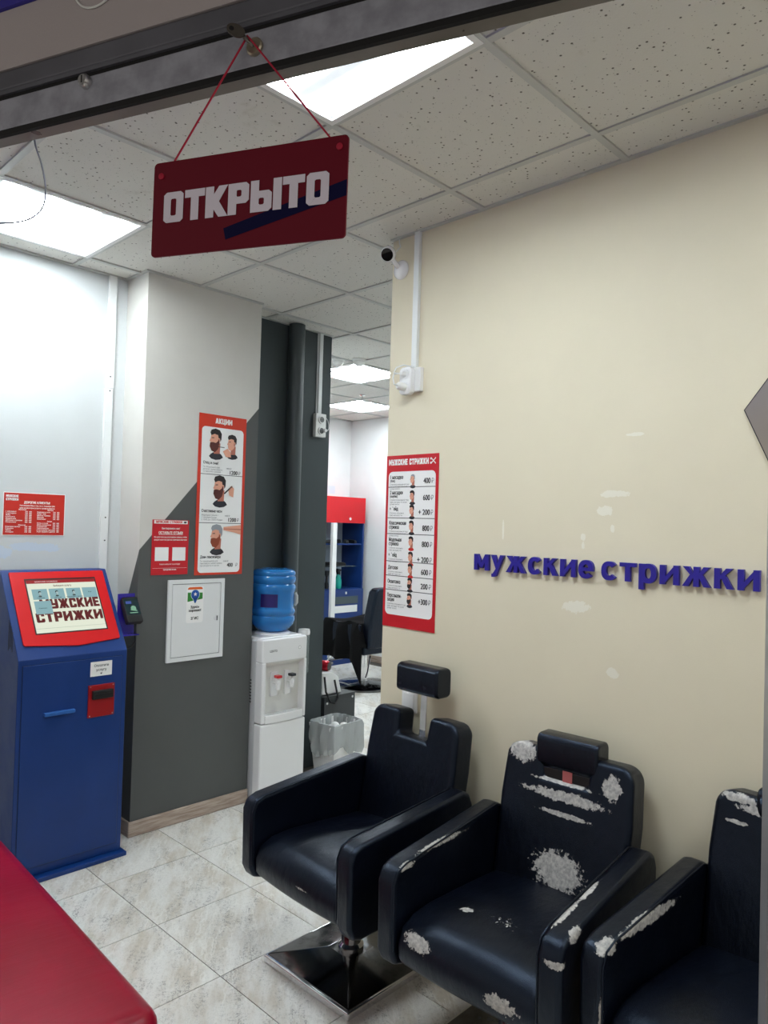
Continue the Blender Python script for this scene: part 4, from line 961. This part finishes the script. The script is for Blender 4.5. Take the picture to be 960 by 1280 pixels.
MB().lathe([(.028,-.06),(.036,-.045),(.037,.03),(.030,.06)], (0,0,0), 24, 'y').build('barrel', mat('metallic_red', rgb(170,10,34), .25, .4), hdry)
MB().lathe([(.029,-.0605),(.029,-.058)], (0,0,0), 20, 'y').build('intake_grille', M['black'], hdry)
MB().tube([(.035,.0,.0),(.12,.01,-.005),(.20,.03,-.02)], [.016,.014,.012], 10).build('grip', M['dark_panel'], hdry)
hdry.location.z = CH+.155+.0365

# ---------------------------------------------------------------- far barber station
fc = empty('barber_chair', (5.16, 5.22, 0), math.radians(-92), 'black barber chair with round chrome base in the far room', 'chair')
MB().lathe([(.30,0),(.30,.018),(.285,.03),(.10,.05),(.05,.06)], (0,0,0), 40).build('base_disc', M['chair_base'], fc)
MB().lathe([(.04,.05),(.04,.34),(.065,.34),(.065,.36)], (0,0,0), 20).build('pedestal', M['chrome'], fc)
o = MB().prism([(.24,.36),(.24,.50),(-.2,.52),(-.30,.48),(-.31,.40),(-.28,.36)], 'y', -.24, .24).build('seat', M['leather'], fc, bevel=.025, seg=3)
o = MB().prism([(-.215,0),(-.245,.30),(-.235,.56),(-.20,.60),(.20,.60),(.235,.56),(.245,.30),(.215,0)], 'x', -.06, .06, 1, lambda d, a, b_: (.22+.20*b_+d, a, .42+b_)).build('backrest', M['leather'], fc, bevel=.03, seg=3, angle=30)
for sy in (1,-1):
    ar = MB().prism([(-.26,.40),(.20,.40),(.22,.66),(-.24,.66)], 'y', .25*sy-.03*(sy < 0), .25*sy+.03*(sy > 0)).build('armrest', M['leather'], fc, bevel=.015, seg=3)
MB().tube([(-.25,.10,.38),(-.46,.10,.20),(-.46,-.10,.20),(-.25,-.10,.38)], .010, 8).build('footrest', M['chrome'], fc)
MB().tube([(.10,-.02,.32),(.22,-.16,.20),(.30,-.26,.16)], .007, 8).build('pump_lever', M['chrome'], fc)
# cape thrown over the seat
cpv = MB(); vv = []; ff = []; rc = random.Random(9); nu, nv = 18, 20
for j in range(nv+1):
    for i in range(nu+1):
        u = i/nu*2-1; v = j/nv*2-1
        x = -.06+.32*u; y = .40*v
        top_ = .675-.02*abs(u)+.02*math.sin(5*u+2)*math.cos(4*v)
        drop = max(0, abs(v)-.72)/.28; dr2 = max(0, abs(u)-.80)/.20
        z = top_-.36*drop**1.1-.20*dr2
        yy = y if abs(v) < .75 else (.30+.035*math.sin(9*u+1))*(1 if v > 0 else -1)+.02*drop*(1 if v > 0 else -1)
        vv.append((x*(1+.08*drop), yy, z+rc.uniform(-.004,.004)))
for j in range(nv):
    for i in range(nu): a = j*(nu+1)+i; ff.append((a, a+1, a+nu+2, a+nu+1))
cpe = cpv.add(vv, ff).build('cape', mat('black_cape_cloth', rgb(7,7,8), .85, spec=.15), matrix=Matrix.Translation((5.16,5.22,0)) @ Matrix.Rotation(math.radians(-92), 4, 'Z'))
so_ = cpe.modifiers.new('thick', 'SOLIDIFY'); so_.thickness = .004
tag(cpe, 'black barber cape draped over the arms of the far chair', 'cape')
# wall unit: red top cupboard, blue open shelf, blue drawer
ub = mat('deep_blue_laminate', rgb(14,50,112), .4); UR, UF, UB_ = 6.055, 6.20, 6.57; UL = 5.43
wu = empty('styling_unit', (UL, UB_, 0), 0, 'tall styling unit with red top cupboard, blue shelves and drawer', 'cabinet')
dx = UR-UL; dy = UF-UB_
B(0,dx,dy,0,1.64,1.935).build('top_cupboard', mat('red_laminate', rgb(198,4,22), .35), wu, smooth=False)
dd = B(.004,dx-.002,dy-.018,dy,1.636,1.937).build('cupboard_door', mat('red_laminate', rgb(198,4,22), .35), wu, bevel=.002, seg=1)
MB().lathe([(.018,dy-.036),(.018,dy-.018)], (dx-.26,0,1.685), 16, 'y').build('knob', M['chrome'], dd)
B(dx-.02,dx,dy,0,.0,1.64).build('side_panel', ub, wu, smooth=False)
B(0,.02,dy,0,.0,1.64).build('side_panel', ub, wu, smooth=False)
B(.02,dx-.02,-.012,0,.86,1.64).build('back_panel', mat('pale_grey_back', rgb(176,188,200), .3), wu, smooth=False)
B(.02,dx-.02,dy+.02,-.012,1.38,1.395).build('shelf', ub, wu, smooth=False)
gs = B(.02,dx-.09,dy+.03,-.012,1.125,1.131).build('glass_shelf', mat('shelf_glass', rgb(190,206,206), .08, trans=.8, ior=1.3), wu, smooth=False)
B(.02,dx-.02,dy,0,.0,.87).build('lower_cabinet', ub, wu, smooth=False)
dwr = B(.01,dx-.004,dy-.02,dy,.50,.865).build('drawer', ub, wu, bevel=.002, seg=1)
B(.10,dx-.09,dy-.0225,dy-.019,.70,.785).build('handle_slot', mat('smoky_slot', rgb(72,84,88), .4), dwr, smooth=False)
B(dx-.30,dx-.27,dy-.026,dy-.019,.81,.84).build('lock', M['chrome'], dwr, smooth=False)
B(.12,dx-.10,dy-.0235,dy-.019,.60,.68).build('paper_label', M['white'], dwr, smooth=False)
B(5.60-UL-.09,5.60-UL-.03,dy-.06,dy-.02,.10,1.635).build('door_edge', M['white'], wu, smooth=False)
sh = empty('wall_shelf_paper', (5.72, 6.569, 1.92), 0)
bpy.data.objects.remove(sh)
tag(B(5.70,5.90,6.566,6.57,1.985,2.08).build('paper_sheet', mat('pale_blue_paper', rgb(210,222,232), .6), smooth=False), 'small pale sheet taped to the far wall above the red cupboard', 'paper')
# things on the shelves
def clipper(loc, rz, lab, g):
    e = empty('hair_clipper', loc, rz, lab, 'clipper', g)
    MB().prism([(-.075,0),(.06,0),(.075,.02),(.06,.045),(-.05,.04),(-.075,.03)], 'y', -.02, .02).build('body', M['black'], e, bevel=.006, seg=2)
    B(.068,.088,-.018,.018,.010,.020).build('blade', M['chrome'], e, smooth=False); return e
for k, x in enumerate((5.60,5.74,5.86,5.97)):
    clipper((x, 6.30+.02*(k % 2), 1.396), .5*k, ('leftmost','second','third','rightmost')[k]+' black hair clipper on the blue upper shelf', 'clippers on the upper shelf')
for k, x in enumerate((5.58,5.70,5.80)):
    clipper((x, 6.34, 1.132), 1.1*k+.4, ('leftmost','middle','rightmost')[k]+' black hair clipper on the glass shelf', 'clippers on the glass shelf')
sp = empty('spray_bottle', (5.735, 6.28, .871), math.radians(200), 'teal spray bottle with black trigger head standing in the blue unit', 'bottle')
MB().lathe([(.036,0),(.040,.01),(.040,.09),(.030,.13),(.016,.15),(.014,.165)], (0,0,0), 24).build('body', mat('teal_plastic', rgb(26,158,140), .3), sp)
MB().prism([(-.05,.20),(-.05,.222),(.03,.232),(.035,.20),(.015,.165),(-.015,.165),(-.012,.195)], 'y', -.014, .014).build('spray_head', M['black'], sp, bevel=.003, seg=2)
MB().tube([(-.03,0,.20),(-.04,0,.175),(-.034,0,.15)], .006, 8).build('trigger', M['black'], sp)
br = empty('brush', (5.60, 6.33, .871), 0, 'black neck brush beside the spray bottle', 'brush')
MB().lathe([(.02,0),(.022,.06),(.014,.075),(.012,.13),(.018,.15)], (0,0,0), 16).build('handle', M['black'], br)
MB().lathe([(.022,.15),(.032,.20),(.028,.205)], (0,0,0), 16).build('bristles', M['dark_panel'], br)
